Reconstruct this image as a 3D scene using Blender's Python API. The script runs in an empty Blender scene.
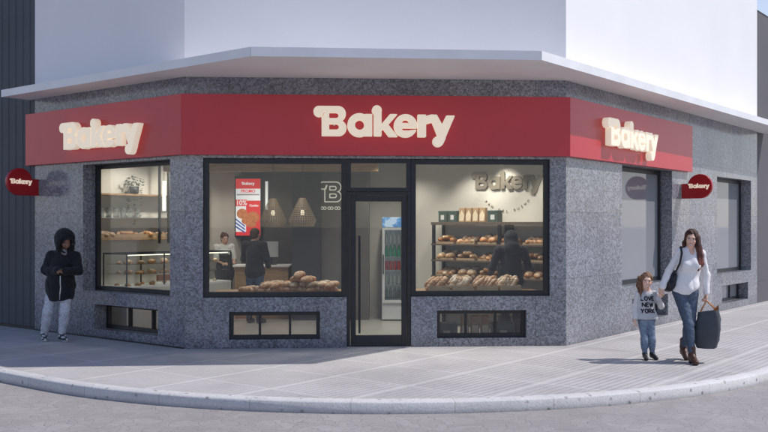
import bpy, bmesh, math, random
import numpy as np
from mathutils import Vector, Matrix
from mathutils.bvhtree import BVHTree

random.seed(7)
rng = np.random.default_rng(7)
R_ = math.radians
sc = bpy.context.scene
col = sc.collection
V2 = lambda a: np.array(a, float)

# ------------------------------------------------------------------ objects
def tag(o, label=None, cat=None, group=None, kind=None):
    if label: o['label'] = label
    if cat: o['category'] = cat
    if group: o['group'] = group
    if kind: o['kind'] = kind
    return o

def empty(name, loc=(0, 0, 0), rz=0.0, label=None, cat=None, group=None, parent=None):
    o = bpy.data.objects.new(name, None)
    o.empty_display_size = 0.1
    col.objects.link(o)
    o.location = loc
    o.rotation_euler = (0, 0, rz)
    o.parent = parent
    return tag(o, label, cat, group)

def link_mesh(name, me, mat, parent=None, smooth=False):
    if mat is not None:
        me.materials.clear()
        me.materials.append(mat)
    if smooth:
        me.polygons.foreach_set('use_smooth', [True] * len(me.polygons))
    o = bpy.data.objects.new(name, me)
    col.objects.link(o)
    o.parent = parent
    return o

def children_of(o):
    return [c for c in bpy.data.objects if c.parent == o]

def copy_tree(o, parent=None):
    c = o.copy()
    col.objects.link(c)
    if parent is not None:
        c.parent = parent
    for ch in list(o.children):
        copy_tree(ch, c)
    return c

class Frame:
    """A wall's own axes: t along it, n out of it, z up."""
    def __init__(s, P, D, N):
        s.P, s.D, s.N = V2(P), V2(D), V2(N)
    def pt(s, t, n, z):
        q = s.P + s.D * t + s.N * n
        return (q[0], q[1], z)

class MB:
    def __init__(s):
        s.v, s.f, s.uv = [], [], {}
    def add(s, vs, fs):
        b = len(s.v)
        s.v += [tuple(map(float, p)) for p in vs]
        s.f += [tuple(b + i for i in f) for f in fs]
        return s
    def hexa(s, p8):
        return s.add(p8, [(0, 3, 2, 1), (4, 5, 6, 7), (0, 1, 5, 4), (1, 2, 6, 5), (2, 3, 7, 6), (3, 0, 4, 7)])
    def box(s, x0, x1, y0, y1, z0, z1):
        return s.hexa([(x0, y0, z0), (x1, y0, z0), (x1, y1, z0), (x0, y1, z0),
                       (x0, y0, z1), (x1, y0, z1), (x1, y1, z1), (x0, y1, z1)])
    def fbox(s, fr, t0, t1, n0, n1, z0, z1):
        return s.hexa([fr.pt(t0, n0, z0), fr.pt(t1, n0, z0), fr.pt(t1, n1, z0), fr.pt(t0, n1, z0),
                       fr.pt(t0, n0, z1), fr.pt(t1, n0, z1), fr.pt(t1, n1, z1), fr.pt(t0, n1, z1)])
    def prism(s, poly, z0, z1, caps=True):
        n = len(poly)
        vs = [(p[0], p[1], z0) for p in poly] + [(p[0], p[1], z1) for p in poly]
        fs = [(i, (i + 1) % n, n + (i + 1) % n, n + i) for i in range(n)]
        if caps:
            fs += [tuple(reversed(range(n))), tuple(range(n, 2 * n))]
        return s.add(vs, fs)
    def tube(s, pts, r, seg=8, cap=True):
        pts = [Vector(p) for p in pts]
        rs = r if isinstance(r, (list, tuple)) else [r] * len(pts)
        rings = []
        for i, p in enumerate(pts):
            a = pts[max(i - 1, 0)]; b = pts[min(i + 1, len(pts) - 1)]
            d = (b - a).normalized()
            u = d.orthogonal().normalized() if i == 0 else (u - d * u.dot(d)).normalized()
            w = d.cross(u)
            rings += [p + (u * math.cos(k * 2 * math.pi / seg) + w * math.sin(k * 2 * math.pi / seg)) * rs[i] for k in range(seg)]
        fs = []
        for i in range(len(pts) - 1):
            for k in range(seg):
                k2 = (k + 1) % seg
                fs.append((i * seg + k, i * seg + k2, (i + 1) * seg + k2, (i + 1) * seg + k))
        if cap:
            fs.append(tuple(reversed(range(seg))))
            fs.append(tuple((len(pts) - 1) * seg + k for k in range(seg)))
        return s.add(rings, fs)
    def lathe(s, prof, c=(0, 0, 0), seg=20, close=True):
        vs, fs = [], []
        for r, z in prof:
            vs += [(c[0] + r * math.cos(k * 2 * math.pi / seg), c[1] + r * math.sin(k * 2 * math.pi / seg), c[2] + z) for k in range(seg)]
        for i in range(len(prof) - 1):
            for k in range(seg):
                k2 = (k + 1) % seg
                fs.append((i * seg + k, i * seg + k2, (i + 1) * seg + k2, (i + 1) * seg + k))
        if close:
            fs.append(tuple(reversed(range(seg))))
            fs.append(tuple((len(prof) - 1) * seg + k for k in range(seg)))
        return s.add(vs, fs)
    def mesh(s, name, bevel=0.0, recalc=True):
        me = bpy.data.meshes.new(name)
        bm = bmesh.new()
        vs = [bm.verts.new(p) for p in s.v]
        for f in s.f:
            try: bm.faces.new([vs[i] for i in f])
            except ValueError: pass
        if recalc:
            bmesh.ops.recalc_face_normals(bm, faces=bm.faces)
        if bevel > 0:
            es = [e for e in bm.edges if len(e.link_faces) == 2 and e.calc_face_angle(0) > 0.6]
            bmesh.ops.bevel(bm, geom=es, offset=bevel, segments=2, affect='EDGES', profile=0.5)
        bm.to_mesh(me); bm.free()
        return me
    def build(s, name, mat, parent=None, smooth=False, bevel=0.0, recalc=True):
        o = link_mesh(name, s.mesh(name, bevel, recalc), mat, parent, smooth)
        return o

def auto_smooth(o, ang=40):
    me = o.data
    me.polygons.foreach_set('use_smooth', [True] * len(me.polygons))
    me.set_sharp_from_angle(angle=R_(ang))
    return o

# ------------------------------------------------------------------ materials
def new_mat(name):
    m = bpy.data.materials.new(name)
    m.use_nodes = True
    nt = m.node_tree
    return m, nt, nt.nodes['Principled BSDF']

def N(nt, typ, **kw):
    n = nt.nodes.new(typ)
    for k, v in kw.items():
        if k in n.inputs.keys(): n.inputs[k].default_value = v
        else: setattr(n, k, v)
    return n

def rgba(c): return (c[0], c[1], c[2], 1)

def math_n(nt, op, a, b=None, c=None):
    n = nt.nodes.new('ShaderNodeMath'); n.operation = op
    for i, x in enumerate((a, b, c)):
        if x is None: continue
        if isinstance(x, (int, float)): n.inputs[i].default_value = x
        else: nt.links.new(x, n.inputs[i])
    return n.outputs[0]

def mix_c(nt, fac, a, b, blend='MIX'):
    n = nt.nodes.new('ShaderNodeMix'); n.data_type = 'RGBA'; n.blend_type = blend
    for sock, x in ((n.inputs[0], fac), (n.inputs[6], a), (n.inputs[7], b)):
        if isinstance(x, (int, float)): sock.default_value = x
        elif isinstance(x, tuple): sock.default_value = rgba(x)
        else: nt.links.new(x, sock)
    return n.outputs[2]

def ramp(nt, src, stops):
    n = nt.nodes.new('ShaderNodeValToRGB')
    e = n.color_ramp.elements
    while len(e) < len(stops): e.new(0.5)
    for i, (p, c) in enumerate(stops):
        e[i].position = p
        e[i].color = rgba(c) if isinstance(c, tuple) else (c, c, c, 1)
    nt.links.new(src, n.inputs[0])
    return n.outputs[0]

def plain(name, c, rough=0.5, var=0.12, scale=6.0, bump=0.0, bscale=80.0, metal=0.0, spec=0.5, emit=0.0, emit_c=None, coat=0.0, sheen=0.0):
    """A painted, plastered, fabric or metal surface with uneven tone."""
    m, nt, b = new_mat(name)
    tc = N(nt, 'ShaderNodeTexCoord')
    no = N(nt, 'ShaderNodeTexNoise', Scale=scale, Detail=5.0)
    nt.links.new(tc.outputs['Object'], no.inputs['Vector'])
    lo = tuple(x * (1 - var) for x in c); hi = tuple(min(1, x * (1 + var)) for x in c)
    cc = ramp(nt, no.outputs[0], [(0.3, lo), (0.7, hi)])
    nt.links.new(cc, b.inputs['Base Color'])
    b.inputs['Roughness'].default_value = rough
    b.inputs['Metallic'].default_value = metal
    b.inputs['Specular IOR Level'].default_value = spec
    b.inputs['Coat Weight'].default_value = coat
    b.inputs['Sheen Weight'].default_value = sheen
    if bump:
        n2 = N(nt, 'ShaderNodeTexNoise', Scale=bscale, Detail=4.0)
        nt.links.new(tc.outputs['Object'], n2.inputs['Vector'])
        bp = N(nt, 'ShaderNodeBump', Strength=bump, Distance=0.01)
        nt.links.new(n2.outputs[0], bp.inputs['Height'])
        nt.links.new(bp.outputs[0], b.inputs['Normal'])
    if emit:
        b.inputs['Emission Color'].default_value = rgba(emit_c or c)
        b.inputs['Emission Strength'].default_value = emit
    return m

def attr_mat(name, rough=0.6, var=0.1, scale=30.0, sss=0.0, bump=0.0, bscale=200.0, sheen=0.0, spec=0.4, emit=0.0):
    """Colour from the mesh's own colour attribute, broken up by noise."""
    m, nt, b = new_mat(name)
    at = N(nt, 'ShaderNodeAttribute', attribute_name='Col')
    tc = N(nt, 'ShaderNodeTexCoord')
    no = N(nt, 'ShaderNodeTexNoise', Scale=scale, Detail=5.0)
    nt.links.new(tc.outputs['Object'], no.inputs['Vector'])
    k = ramp(nt, no.outputs[0], [(0.3, 1 - var), (0.7, 1.0)])
    cc = mix_c(nt, 1.0, at.outputs['Color'], k, 'MULTIPLY')
    nt.links.new(cc, b.inputs['Base Color'])
    b.inputs['Roughness'].default_value = rough
    b.inputs['Specular IOR Level'].default_value = spec
    b.inputs['Sheen Weight'].default_value = sheen
    if sss:
        b.inputs['Subsurface Weight'].default_value = sss
        b.inputs['Subsurface Radius'].default_value = (0.01, 0.004, 0.002)
    if bump:
        n2 = N(nt, 'ShaderNodeTexNoise', Scale=bscale, Detail=4.0)
        nt.links.new(tc.outputs['Object'], n2.inputs['Vector'])
        bp = N(nt, 'ShaderNodeBump', Strength=bump, Distance=0.005)
        nt.links.new(n2.outputs[0], bp.inputs['Height'])
        nt.links.new(bp.outputs[0], b.inputs['Normal'])
    if emit:
        nt.links.new(cc, b.inputs['Emission Color'])
        b.inputs['Emission Strength'].default_value = emit
    return m

def granite(name, dark=(0.112, 0.114, 0.128), mid=(0.220, 0.226, 0.248), light=(0.43, 0.435, 0.455), rough=0.13):
    m, nt, b = new_mat(name)
    tc = N(nt, 'ShaderNodeTexCoord')
    ob = tc.outputs['Object']
    vo = N(nt, 'ShaderNodeTexVoronoi', Scale=44.0)
    nt.links.new(ob, vo.inputs['Vector'])
    v2 = N(nt, 'ShaderNodeTexVoronoi', Scale=105.0)
    nt.links.new(ob, v2.inputs['Vector'])
    no = N(nt, 'ShaderNodeTexNoise', Scale=16.0, Detail=8.0, Roughness=0.78)
    nt.links.new(ob, no.inputs['Vector'])
    sep1 = N(nt, 'ShaderNodeSeparateColor'); nt.links.new(vo.outputs['Color'], sep1.inputs[0])
    sep2 = N(nt, 'ShaderNodeSeparateColor'); nt.links.new(v2.outputs['Color'], sep2.inputs[0])
    f = math_n(nt, 'ADD', math_n(nt, 'MULTIPLY', sep1.outputs[0], 0.42), math_n(nt, 'MULTIPLY', sep2.outputs[0], 0.26))
    f = math_n(nt, 'ADD', f, math_n(nt, 'MULTIPLY', no.outputs[0], 0.34))
    c = ramp(nt, f, [(0.24, dark), (0.46, mid), (0.62, tuple(x * 1.35 for x in mid)), (0.84, light)])
    # cladding slabs: each a slightly different tone, with hairline joints
    br = N(nt, 'ShaderNodeTexBrick', Scale=1.0)
    br.offset = 0.0
    br.inputs['Color1'].default_value = (0.82, 0.83, 0.87, 1)
    br.inputs['Color2'].default_value = (1.10, 1.09, 1.06, 1)
    br.inputs['Mortar'].default_value = (0.55, 0.55, 0.58, 1)
    br.inputs['Mortar Size'].default_value = 0.0045
    br.inputs['Brick Width'].default_value = 0.62
    br.inputs['Row Height'].default_value = 0.96
    nt.links.new(tc.outputs['UV'], br.inputs['Vector'])
    c = mix_c(nt, 1.0, c, br.outputs[0], 'MULTIPLY')
    n3 = N(nt, 'ShaderNodeTexNoise', Scale=1.3, Detail=3.0)
    nt.links.new(ob, n3.inputs['Vector'])
    c = mix_c(nt, 1.0, c, ramp(nt, n3.outputs[0], [(0.3, 0.82), (0.7, 1.08)]), 'MULTIPLY')
    # darker tone close to the pavement
    sx = N(nt, 'ShaderNodeSeparateXYZ'); nt.links.new(ob, sx.inputs[0])
    g = ramp(nt, math_n(nt, 'ADD', sx.outputs[2], math_n(nt, 'MULTIPLY', n3.outputs[0], 0.2)), [(0.08, 0.72), (0.35, 1.0)])
    c = mix_c(nt, 1.0, c, g, 'MULTIPLY')
    nt.links.new(c, b.inputs['Base Color'])
    r = ramp(nt, no.outputs[0], [(0.3, rough * 0.75), (0.7, rough * 1.5)])
    nt.links.new(r, b.inputs['Roughness'])
    b.inputs['Specular IOR Level'].default_value = 0.55
    return m

def glass(name, tint=(0.93, 0.96, 0.95), refl=1.0, haze=0.0):
    m = bpy.data.materials.new(name); m.use_nodes = True
    nt = m.node_tree; nt.nodes.clear()
    out = N(nt, 'ShaderNodeOutputMaterial')
    tr = N(nt, 'ShaderNodeBsdfTransparent'); tr.inputs[0].default_value = rgba(tint)
    gl = N(nt, 'ShaderNodeBsdfGlossy'); gl.inputs['Roughness'].default_value = 0.01
    fr = N(nt, 'ShaderNodeFresnel', IOR=1.5)
    ge = N(nt, 'ShaderNodeNewGeometry')   # the far face of a thin pane reflects like the near one
    nt.links.new(math_n(nt, 'ADD', 1.5, math_n(nt, 'MULTIPLY', ge.outputs['Backfacing'], 1 / 1.5 - 1.5)), fr.inputs[0])
    mx = N(nt, 'ShaderNodeMixShader')
    nt.links.new(math_n(nt, 'MULTIPLY', fr.outputs[0], refl), mx.inputs[0])
    nt.links.new(tr.outputs[0], mx.inputs[1]); nt.links.new(gl.outputs[0], mx.inputs[2])
    last = mx
    if haze:
        tc = N(nt, 'ShaderNodeTexCoord')
        no = N(nt, 'ShaderNodeTexNoise', Scale=1.2, Detail=6.0)
        nt.links.new(tc.outputs['Object'], no.inputs['Vector'])
        df = N(nt, 'ShaderNodeBsdfDiffuse'); df.inputs[0].default_value = (0.6, 0.62, 0.65, 1)
        m2 = N(nt, 'ShaderNodeMixShader')
        nt.links.new(math_n(nt, 'MULTIPLY', no.outputs[0], haze), m2.inputs[0])
        nt.links.new(mx.outputs[0], m2.inputs[1]); nt.links.new(df.outputs[0], m2.inputs[2])
        last = m2
    nt.links.new(last.outputs[0], out.inputs[0])
    return m

M = {}
M['granite'] = granite('polished_granite')
M['stucco'] = plain('white_stucco', (0.765, 0.755, 0.765), 0.85, 0.03, 0.7, bump=0.25, bscale=160)
M['soffit'] = plain('painted_soffit', (0.78, 0.755, 0.75), 0.75, 0.05, 1.2, bump=0.1, bscale=60)
M['canopy'] = plain('painted_canopy_edge', (0.74, 0.74, 0.75), 0.6, 0.05, 2.0, bump=0.1, bscale=60)
M['red'] = plain('red_sign_panel', (0.50, 0.020, 0.034), 0.32, 0.05, 1.5, coat=0.15)
M['red2'] = plain('red_disc_enamel', (0.36, 0.006, 0.010), 0.3, 0.05, 3.0)
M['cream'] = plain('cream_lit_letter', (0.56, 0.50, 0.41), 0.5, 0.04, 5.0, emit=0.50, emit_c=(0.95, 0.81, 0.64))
M['black'] = plain('anodised_dark_frame', (0.012, 0.014, 0.018), 0.42, 0.25, 8.0)
M['glass'] = glass('shop_glass', haze=0.018)
M['smoked'] = glass('smoked_basement_glass', (0.86, 0.87, 0.87), 1.1, haze=0.03)
M['case_glass'] = glass('case_glass', (0.95, 0.97, 0.96), 1.0)
M['steel'] = plain('brushed_steel', (0.45, 0.45, 0.46), 0.35, 0.15, 20.0, metal=0.9)
M['white_pl'] = plain('interior_plaster', (0.62, 0.58, 0.52), 0.8, 0.04, 2.0, bump=0.1, bscale=50)
M['beige_pl'] = plain('beige_plaster', (0.56, 0.53, 0.48), 0.8, 0.04, 2.0)
M['taupe'] = plain('taupe_wall_panel', (0.125, 0.115, 0.108), 0.65, 0.08, 3.0)
M['dark_col'] = plain('charcoal_column', (0.035, 0.038, 0.045), 0.55, 0.1, 3.0)
M['ceil'] = plain('ceiling_paint', (0.50, 0.44, 0.40), 0.8, 0.05, 2.0)
M['floor_in'] = plain('interior_tile', (0.42, 0.40, 0.36), 0.3, 0.08, 3.0)
M['zinc'] = plain('right_neighbour_render', (0.105, 0.10, 0.108), 0.8, 0.06, 1.2, bump=0.2, bscale=60)
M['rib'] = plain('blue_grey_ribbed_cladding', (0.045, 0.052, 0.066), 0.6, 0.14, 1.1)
M['warm_lamp'] = plain('lamp_emitter', (1, 0.9, 0.75), 0.5, 0.02, 3.0, emit=2.5, emit_c=(1, 0.86, 0.66))
M['tube_lamp'] = plain('tube_emitter', (0.9, 0.9, 0.88), 0.5, 0.02, 3.0, emit=0.55, emit_c=(1, 0.98, 0.94))
M['neon'] = plain('neon_tube', (0.9, 0.88, 0.8), 0.5, 0.02, 3.0, emit=0.28, emit_c=(1, 0.93, 0.78))
M['sign_letters'] = plain('taupe_letters', (0.20, 0.165, 0.125), 0.6, 0.08, 4.0)
M['ink'] = plain('black_ink', (0.012, 0.012, 0.014), 0.7, 0.1, 30.0)

def wood(name, a, b_, scale=3.0, axis='X', rough=0.5):
    m, nt, b = new_mat(name)
    tc = N(nt, 'ShaderNodeTexCoord')
    mp = N(nt, 'ShaderNodeMapping'); mp.inputs['Scale'].default_value = (1, 9, 9) if axis == 'X' else (9, 9, 1)
    nt.links.new(tc.outputs['Object'], mp.inputs[0])
    no = N(nt, 'ShaderNodeTexNoise', Scale=scale, Detail=7.0, Distortion=0.8)
    nt.links.new(mp.outputs[0], no.inputs['Vector'])
    nt.links.new(ramp(nt, no.outputs[0], [(0.3, a), (0.7, b_)]), b.inputs['Base Color'])
    b.inputs['Roughness'].default_value = rough
    return m
M['wood'] = wood('oak_board', (0.30, 0.17, 0.085), (0.46, 0.29, 0.16))
M['wood_dk'] = wood('dark_stained_board', (0.085, 0.058, 0.042), (0.15, 0.105, 0.078))
M['wicker'] = wood('cane_weave', (0.34, 0.23, 0.13), (0.52, 0.38, 0.24), 8.0)
M['cane_dk'] = wood('dark_cane_weave', (0.24, 0.165, 0.105), (0.36, 0.26, 0.17), 8.0)

def frosted():
    m, nt, b = new_mat('frosted_film_glass')
    tc = N(nt, 'ShaderNodeTexCoord')
    sx = N(nt, 'ShaderNodeSeparateXYZ'); nt.links.new(tc.outputs['Object'], sx.inputs[0])
    no = N(nt, 'ShaderNodeTexNoise', Scale=0.9, Detail=3.0); nt.links.new(tc.outputs['Object'], no.inputs['Vector'])
    h = math_n(nt, 'ADD', math_n(nt, 'MULTIPLY', sx.outputs[2], 0.3), math_n(nt, 'MULTIPLY', no.outputs[0], 0.25))
    c = ramp(nt, h, [(0.25, (0.27, 0.28, 0.30)), (0.95, (0.21, 0.22, 0.235))])
    nt.links.new(c, b.inputs['Base Color'])
    b.inputs['Roughness'].default_value = 0.04
    b.inputs['Coat Weight'].default_value = 0.3
    return m
M['frosted'] = frosted()

def paving():
    m, nt, b = new_mat('grooved_pavement_slabs')
    tc = N(nt, 'ShaderNodeTexCoord')
    mp = N(nt, 'ShaderNodeMapping'); mp.vector_type = 'POINT'
    mp.inputs['Rotation'].default_value = (0, 0, -R_(51.84))
    nt.links.new(tc.outputs['Object'], mp.inputs[0])
    sx = N(nt, 'ShaderNodeSeparateXYZ'); nt.links.new(mp.outputs[0], sx.inputs[0])
    X, Y = sx.outputs[0], sx.outputs[1]
    P = 1.04
    fx = math_n(nt, 'FRACT', math_n(nt, 'DIVIDE', math_n(nt, 'ADD', X, 50.3), P))
    fy = math_n(nt, 'FRACT', math_n(nt, 'DIVIDE', math_n(nt, 'ADD', Y, 50.25), P))
    def band(f, w):   # 1 on a joint
        d = math_n(nt, 'ABSOLUTE', math_n(nt, 'SUBTRACT', f, 0.5))
        mr = N(nt, 'ShaderNodeMapRange'); mr.interpolation_type = 'SMOOTHSTEP'
        mr.inputs[1].default_value = 0.5 - w * 1.3; mr.inputs[2].default_value = 0.5 - w * 0.7
        nt.links.new(d, mr.inputs[0])
        return mr.outputs[0]
    jy, jx = band(fy, 0.018), band(fx, 0.012)
    g = math_n(nt, 'FRACT', math_n(nt, 'MULTIPLY', fy, 12.0))
    gd = math_n(nt, 'ABSOLUTE', math_n(nt, 'SUBTRACT', g, 0.5))
    mr = N(nt, 'ShaderNodeMapRange'); mr.interpolation_type = 'SMOOTHSTEP'
    mr.inputs[1].default_value = 0.26; mr.inputs[2].default_value = 0.42
    nt.links.new(gd, mr.inputs[0])
    groove = mr.outputs[0]
    # slabs: alternate plain-ish and deeply grooved, each with its own tone
    cx = math_n(nt, 'FLOOR', math_n(nt, 'DIVIDE', math_n(nt, 'ADD', X, 50.3), P))
    cy = math_n(nt, 'FLOOR', math_n(nt, 'DIVIDE', math_n(nt, 'ADD', Y, 50.25), P))
    par = math_n(nt, 'MODULO', math_n(nt, 'ADD', cx, cy), 2.0)
    cb = N(nt, 'ShaderNodeCombineXYZ'); nt.links.new(cx, cb.inputs[0]); nt.links.new(cy, cb.inputs[1])
    wn = N(nt, 'ShaderNodeTexWhiteNoise'); nt.links.new(cb.outputs[0], wn.inputs['Vector'])
    no = N(nt, 'ShaderNodeTexNoise', Scale=1.1, Detail=6.0, Roughness=0.6)
    nt.links.new(tc.outputs['Object'], no.inputs['Vector'])
    n2 = N(nt, 'ShaderNodeTexNoise', Scale=26.0, Detail=6.0, Roughness=0.7)
    nt.links.new(tc.outputs['Object'], n2.inputs['Vector'])
    base = ramp(nt, no.outputs[0], [(0.25, (0.385, 0.366, 0.36)), (0.75, (0.47, 0.448, 0.44))])
    tone = math_n(nt, 'ADD', 0.93, math_n(nt, 'ADD', math_n(nt, 'MULTIPLY', wn.outputs[0], 0.07), math_n(nt, 'MULTIPLY', par, 0.05)))
    c = mix_c(nt, 1.0, base, tone, 'MULTIPLY')
    c = mix_c(nt, 1.0, c, ramp(nt, n2.outputs[0], [(0.3, 0.86), (0.7, 1.06)]), 'MULTIPLY')
    sxo = N(nt, 'ShaderNodeSeparateXYZ'); nt.links.new(tc.outputs['Object'], sxo.inputs[0])
    worn = N(nt, 'ShaderNodeMapRange'); worn.inputs[1].default_value = -3.5; worn.inputs[2].default_value = 2.5; worn.inputs[3].default_value = 0.35; worn.inputs[4].default_value = 1.0
    nt.links.new(math_n(nt, 'ADD', sxo.outputs[0], math_n(nt, 'MULTIPLY', no.outputs[0], 2.0)), worn.inputs[0])
    gw = math_n(nt, 'MULTIPLY', groove, math_n(nt, 'MULTIPLY', worn.outputs[0], math_n(nt, 'ADD', 0.26, math_n(nt, 'MULTIPLY', par, 0.14))))
    c = mix_c(nt, gw, c, (0.15, 0.14, 0.14))
    joint = math_n(nt, 'MAXIMUM', jy, math_n(nt, 'MULTIPLY', jx, 0.8))
    c = mix_c(nt, math_n(nt, 'MULTIPLY', joint, 0.62), c, (0.58, 0.565, 0.55))
    n5 = N(nt, 'ShaderNodeTexNoise', Scale=0.55, Detail=8.0, Roughness=0.72, Distortion=1.2); nt.links.new(tc.outputs['Object'], n5.inputs['Vector'])
    c = mix_c(nt, 1.0, c, ramp(nt, n5.outputs[0], [(0.36, 0.86), (0.52, 1.0)]), 'MULTIPLY')
    # a few dark chewing-gum spots
    vo = N(nt, 'ShaderNodeTexVoronoi', Scale=1.6); nt.links.new(tc.outputs['Object'], vo.inputs['Vector'])
    spot = ramp(nt, vo.outputs['Distance'], [(0.020, 1.0), (0.034, 0.0)])
    c = mix_c(nt, math_n(nt, 'MULTIPLY', spot, 0.45), c, (0.10, 0.10, 0.10))
    nt.links.new(c, b.inputs['Base Color'])
    b.inputs['Roughness'].default_value = 0.75
    hgt = math_n(nt, 'ADD', math_n(nt, 'MULTIPLY', math_n(nt, 'MULTIPLY', groove, math_n(nt, 'SUBTRACT', 1.0, joint)), -1.0), math_n(nt, 'MULTIPLY', n2.outputs[0], 0.35))
    bp = N(nt, 'ShaderNodeBump', Strength=0.22, Distance=0.005)
    nt.links.new(hgt, bp.inputs['Height']); nt.links.new(bp.outputs[0], b.inputs['Normal'])
    return m
M['paving'] = paving()

def kerb_mat():
    m, nt, b = new_mat('kerb_stone')
    tc = N(nt, 'ShaderNodeTexCoord'); ob = tc.outputs['Object']
    no = N(nt, 'ShaderNodeTexNoise', Scale=3.0, Detail=8.0, Roughness=0.7); nt.links.new(ob, no.inputs['Vector'])
    n2 = N(nt, 'ShaderNodeTexNoise', Scale=55.0, Detail=5.0); nt.links.new(ob, n2.inputs['Vector'])
    vo = N(nt, 'ShaderNodeTexVoronoi', Scale=9.0); nt.links.new(ob, vo.inputs['Vector'])
    c = ramp(nt, no.outputs[0], [(0.3, (0.50, 0.485, 0.48)), (0.7, (0.60, 0.585, 0.58))])
    c = mix_c(nt, 1.0, c, ramp(nt, n2.outputs[0], [(0.3, 0.84), (0.68, 1.05)]), 'MULTIPLY')
    sp = ramp(nt, vo.outputs['Distance'], [(0.10, 1.0), (0.24, 0.0)])
    sep = N(nt, 'ShaderNodeSeparateColor'); nt.links.new(vo.outputs['Color'], sep.inputs[0])
    sp = math_n(nt, 'MULTIPLY', sp, math_n(nt, 'GREATER_THAN', sep.outputs[0], 0.3))
    c = mix_c(nt, math_n(nt, 'MULTIPLY', sp, 0.7), c, (0.10, 0.085, 0.085))
    sx = N(nt, 'ShaderNodeSeparateXYZ'); nt.links.new(ob, sx.inputs[0])
    an = math_n(nt, 'ARCTAN2', math_n(nt, 'SUBTRACT', sx.outputs[0], 0.05), math_n(nt, 'SUBTRACT', 15.3, sx.outputs[1]))
    fj = math_n(nt, 'FRACT', math_n(nt, 'ADD', math_n(nt, 'MULTIPLY', an, 6.33 / 1.02), 50.37))
    jn = math_n(nt, 'LESS_THAN', fj, 0.007)
    c = mix_c(nt, math_n(nt, 'MULTIPLY', jn, 0.55), c, (0.16, 0.15, 0.15))
    fz = math_n(nt, 'FLOOR', math_n(nt, 'ADD', math_n(nt, 'MULTIPLY', an, 6.33 / 1.02), 50.37))
    wn = N(nt, 'ShaderNodeTexWhiteNoise'); wn.noise_dimensions = '1D'; nt.links.new(fz, wn.inputs['W'])
    c = mix_c(nt, 1.0, c, math_n(nt, 'ADD', 0.93, math_n(nt, 'MULTIPLY', wn.outputs[0], 0.10)), 'MULTIPLY')
    dz = N(nt, 'ShaderNodeMapRange'); dz.inputs[1].default_value = -0.115; dz.inputs[2].default_value = -0.07; dz.inputs[3].default_value = 0.72; dz.inputs[4].default_value = 1.0
    nt.links.new(sx.outputs[2], dz.inputs[0]); c = mix_c(nt, 1.0, c, dz.outputs[0], 'MULTIPLY')
    nt.links.new(c, b.inputs['Base Color']); b.inputs['Roughness'].default_value = 0.7
    bp = N(nt, 'ShaderNodeBump', Strength=0.3, Distance=0.01)
    nt.links.new(n2.outputs[0], bp.inputs['Height']); nt.links.new(bp.outputs[0], b.inputs['Normal'])
    return m
M['kerb'] = kerb_mat()

def road_mat():
    m, nt, b = new_mat('worn_stone_setts')
    tc = N(nt, 'ShaderNodeTexCoord'); ob = tc.outputs['Object']
    nz = N(nt, 'ShaderNodeTexNoise', Scale=3.2, Detail=1.0); nt.links.new(ob, nz.inputs['Vector'])
    mixv = N(nt, 'ShaderNodeMix'); mixv.data_type = 'VECTOR'; mixv.inputs[0].default_value = 0.34
    nt.links.new(ob, mixv.inputs[4]); nt.links.new(nz.outputs['Color'], mixv.inputs[5])
    v1 = N(nt, 'ShaderNodeTexVoronoi', Scale=9.0); v1.feature = 'DISTANCE_TO_EDGE'; v1.voronoi_dimensions = '2D'
    v2 = N(nt, 'ShaderNodeTexVoronoi', Scale=9.0); v2.voronoi_dimensions = '2D'
    for v in (v1, v2): nt.links.new(mixv.outputs[1], v.inputs['Vector'])
    no = N(nt, 'ShaderNodeTexNoise', Scale=0.8, Detail=7.0, Roughness=0.65); nt.links.new(ob, no.inputs['Vector'])
    n2 = N(nt, 'ShaderNodeTexNoise', Scale=38.0, Detail=7.0, Roughness=0.7); nt.links.new(ob, n2.inputs['Vector'])
    sep = N(nt, 'ShaderNodeSeparateColor'); nt.links.new(v2.outputs['Color'], sep.inputs[0])
    c = ramp(nt, no.outputs[0], [(0.25, (0.245, 0.226, 0.222)), (0.75, (0.325, 0.30, 0.293))])
    c = mix_c(nt, 1.0, c, ramp(nt, sep.outputs[0], [(0.0, 0.93), (1.0, 1.05)]), 'MULTIPLY')
    c = mix_c(nt, 1.0, c, ramp(nt, n2.outputs[0], [(0.3, 0.82), (0.7, 1.10)]), 'MULTIPLY')
    jt = ramp(nt, v1.outputs['Distance'], [(0.008, 1.0), (0.04, 0.0)])
    jm = math_n(nt, 'MULTIPLY', jt, ramp(nt, no.outputs[0], [(0.42, 0.06), (0.60, 0.62)]))
    c = mix_c(nt, jm, c, (0.17, 0.16, 0.16))
    nt.links.new(c, b.inputs['Base Color']); b.inputs['Roughness'].default_value = 0.8
    h = math_n(nt, 'SUBTRACT', math_n(nt, 'MULTIPLY', n2.outputs[0], 0.4), jt)
    bp = N(nt, 'ShaderNodeBump', Strength=0.4, Distance=0.01)
    nt.links.new(h, bp.inputs['Height']); nt.links.new(bp.outputs[0], b.inputs['Normal'])
    return m
M['road'] = road_mat()

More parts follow.
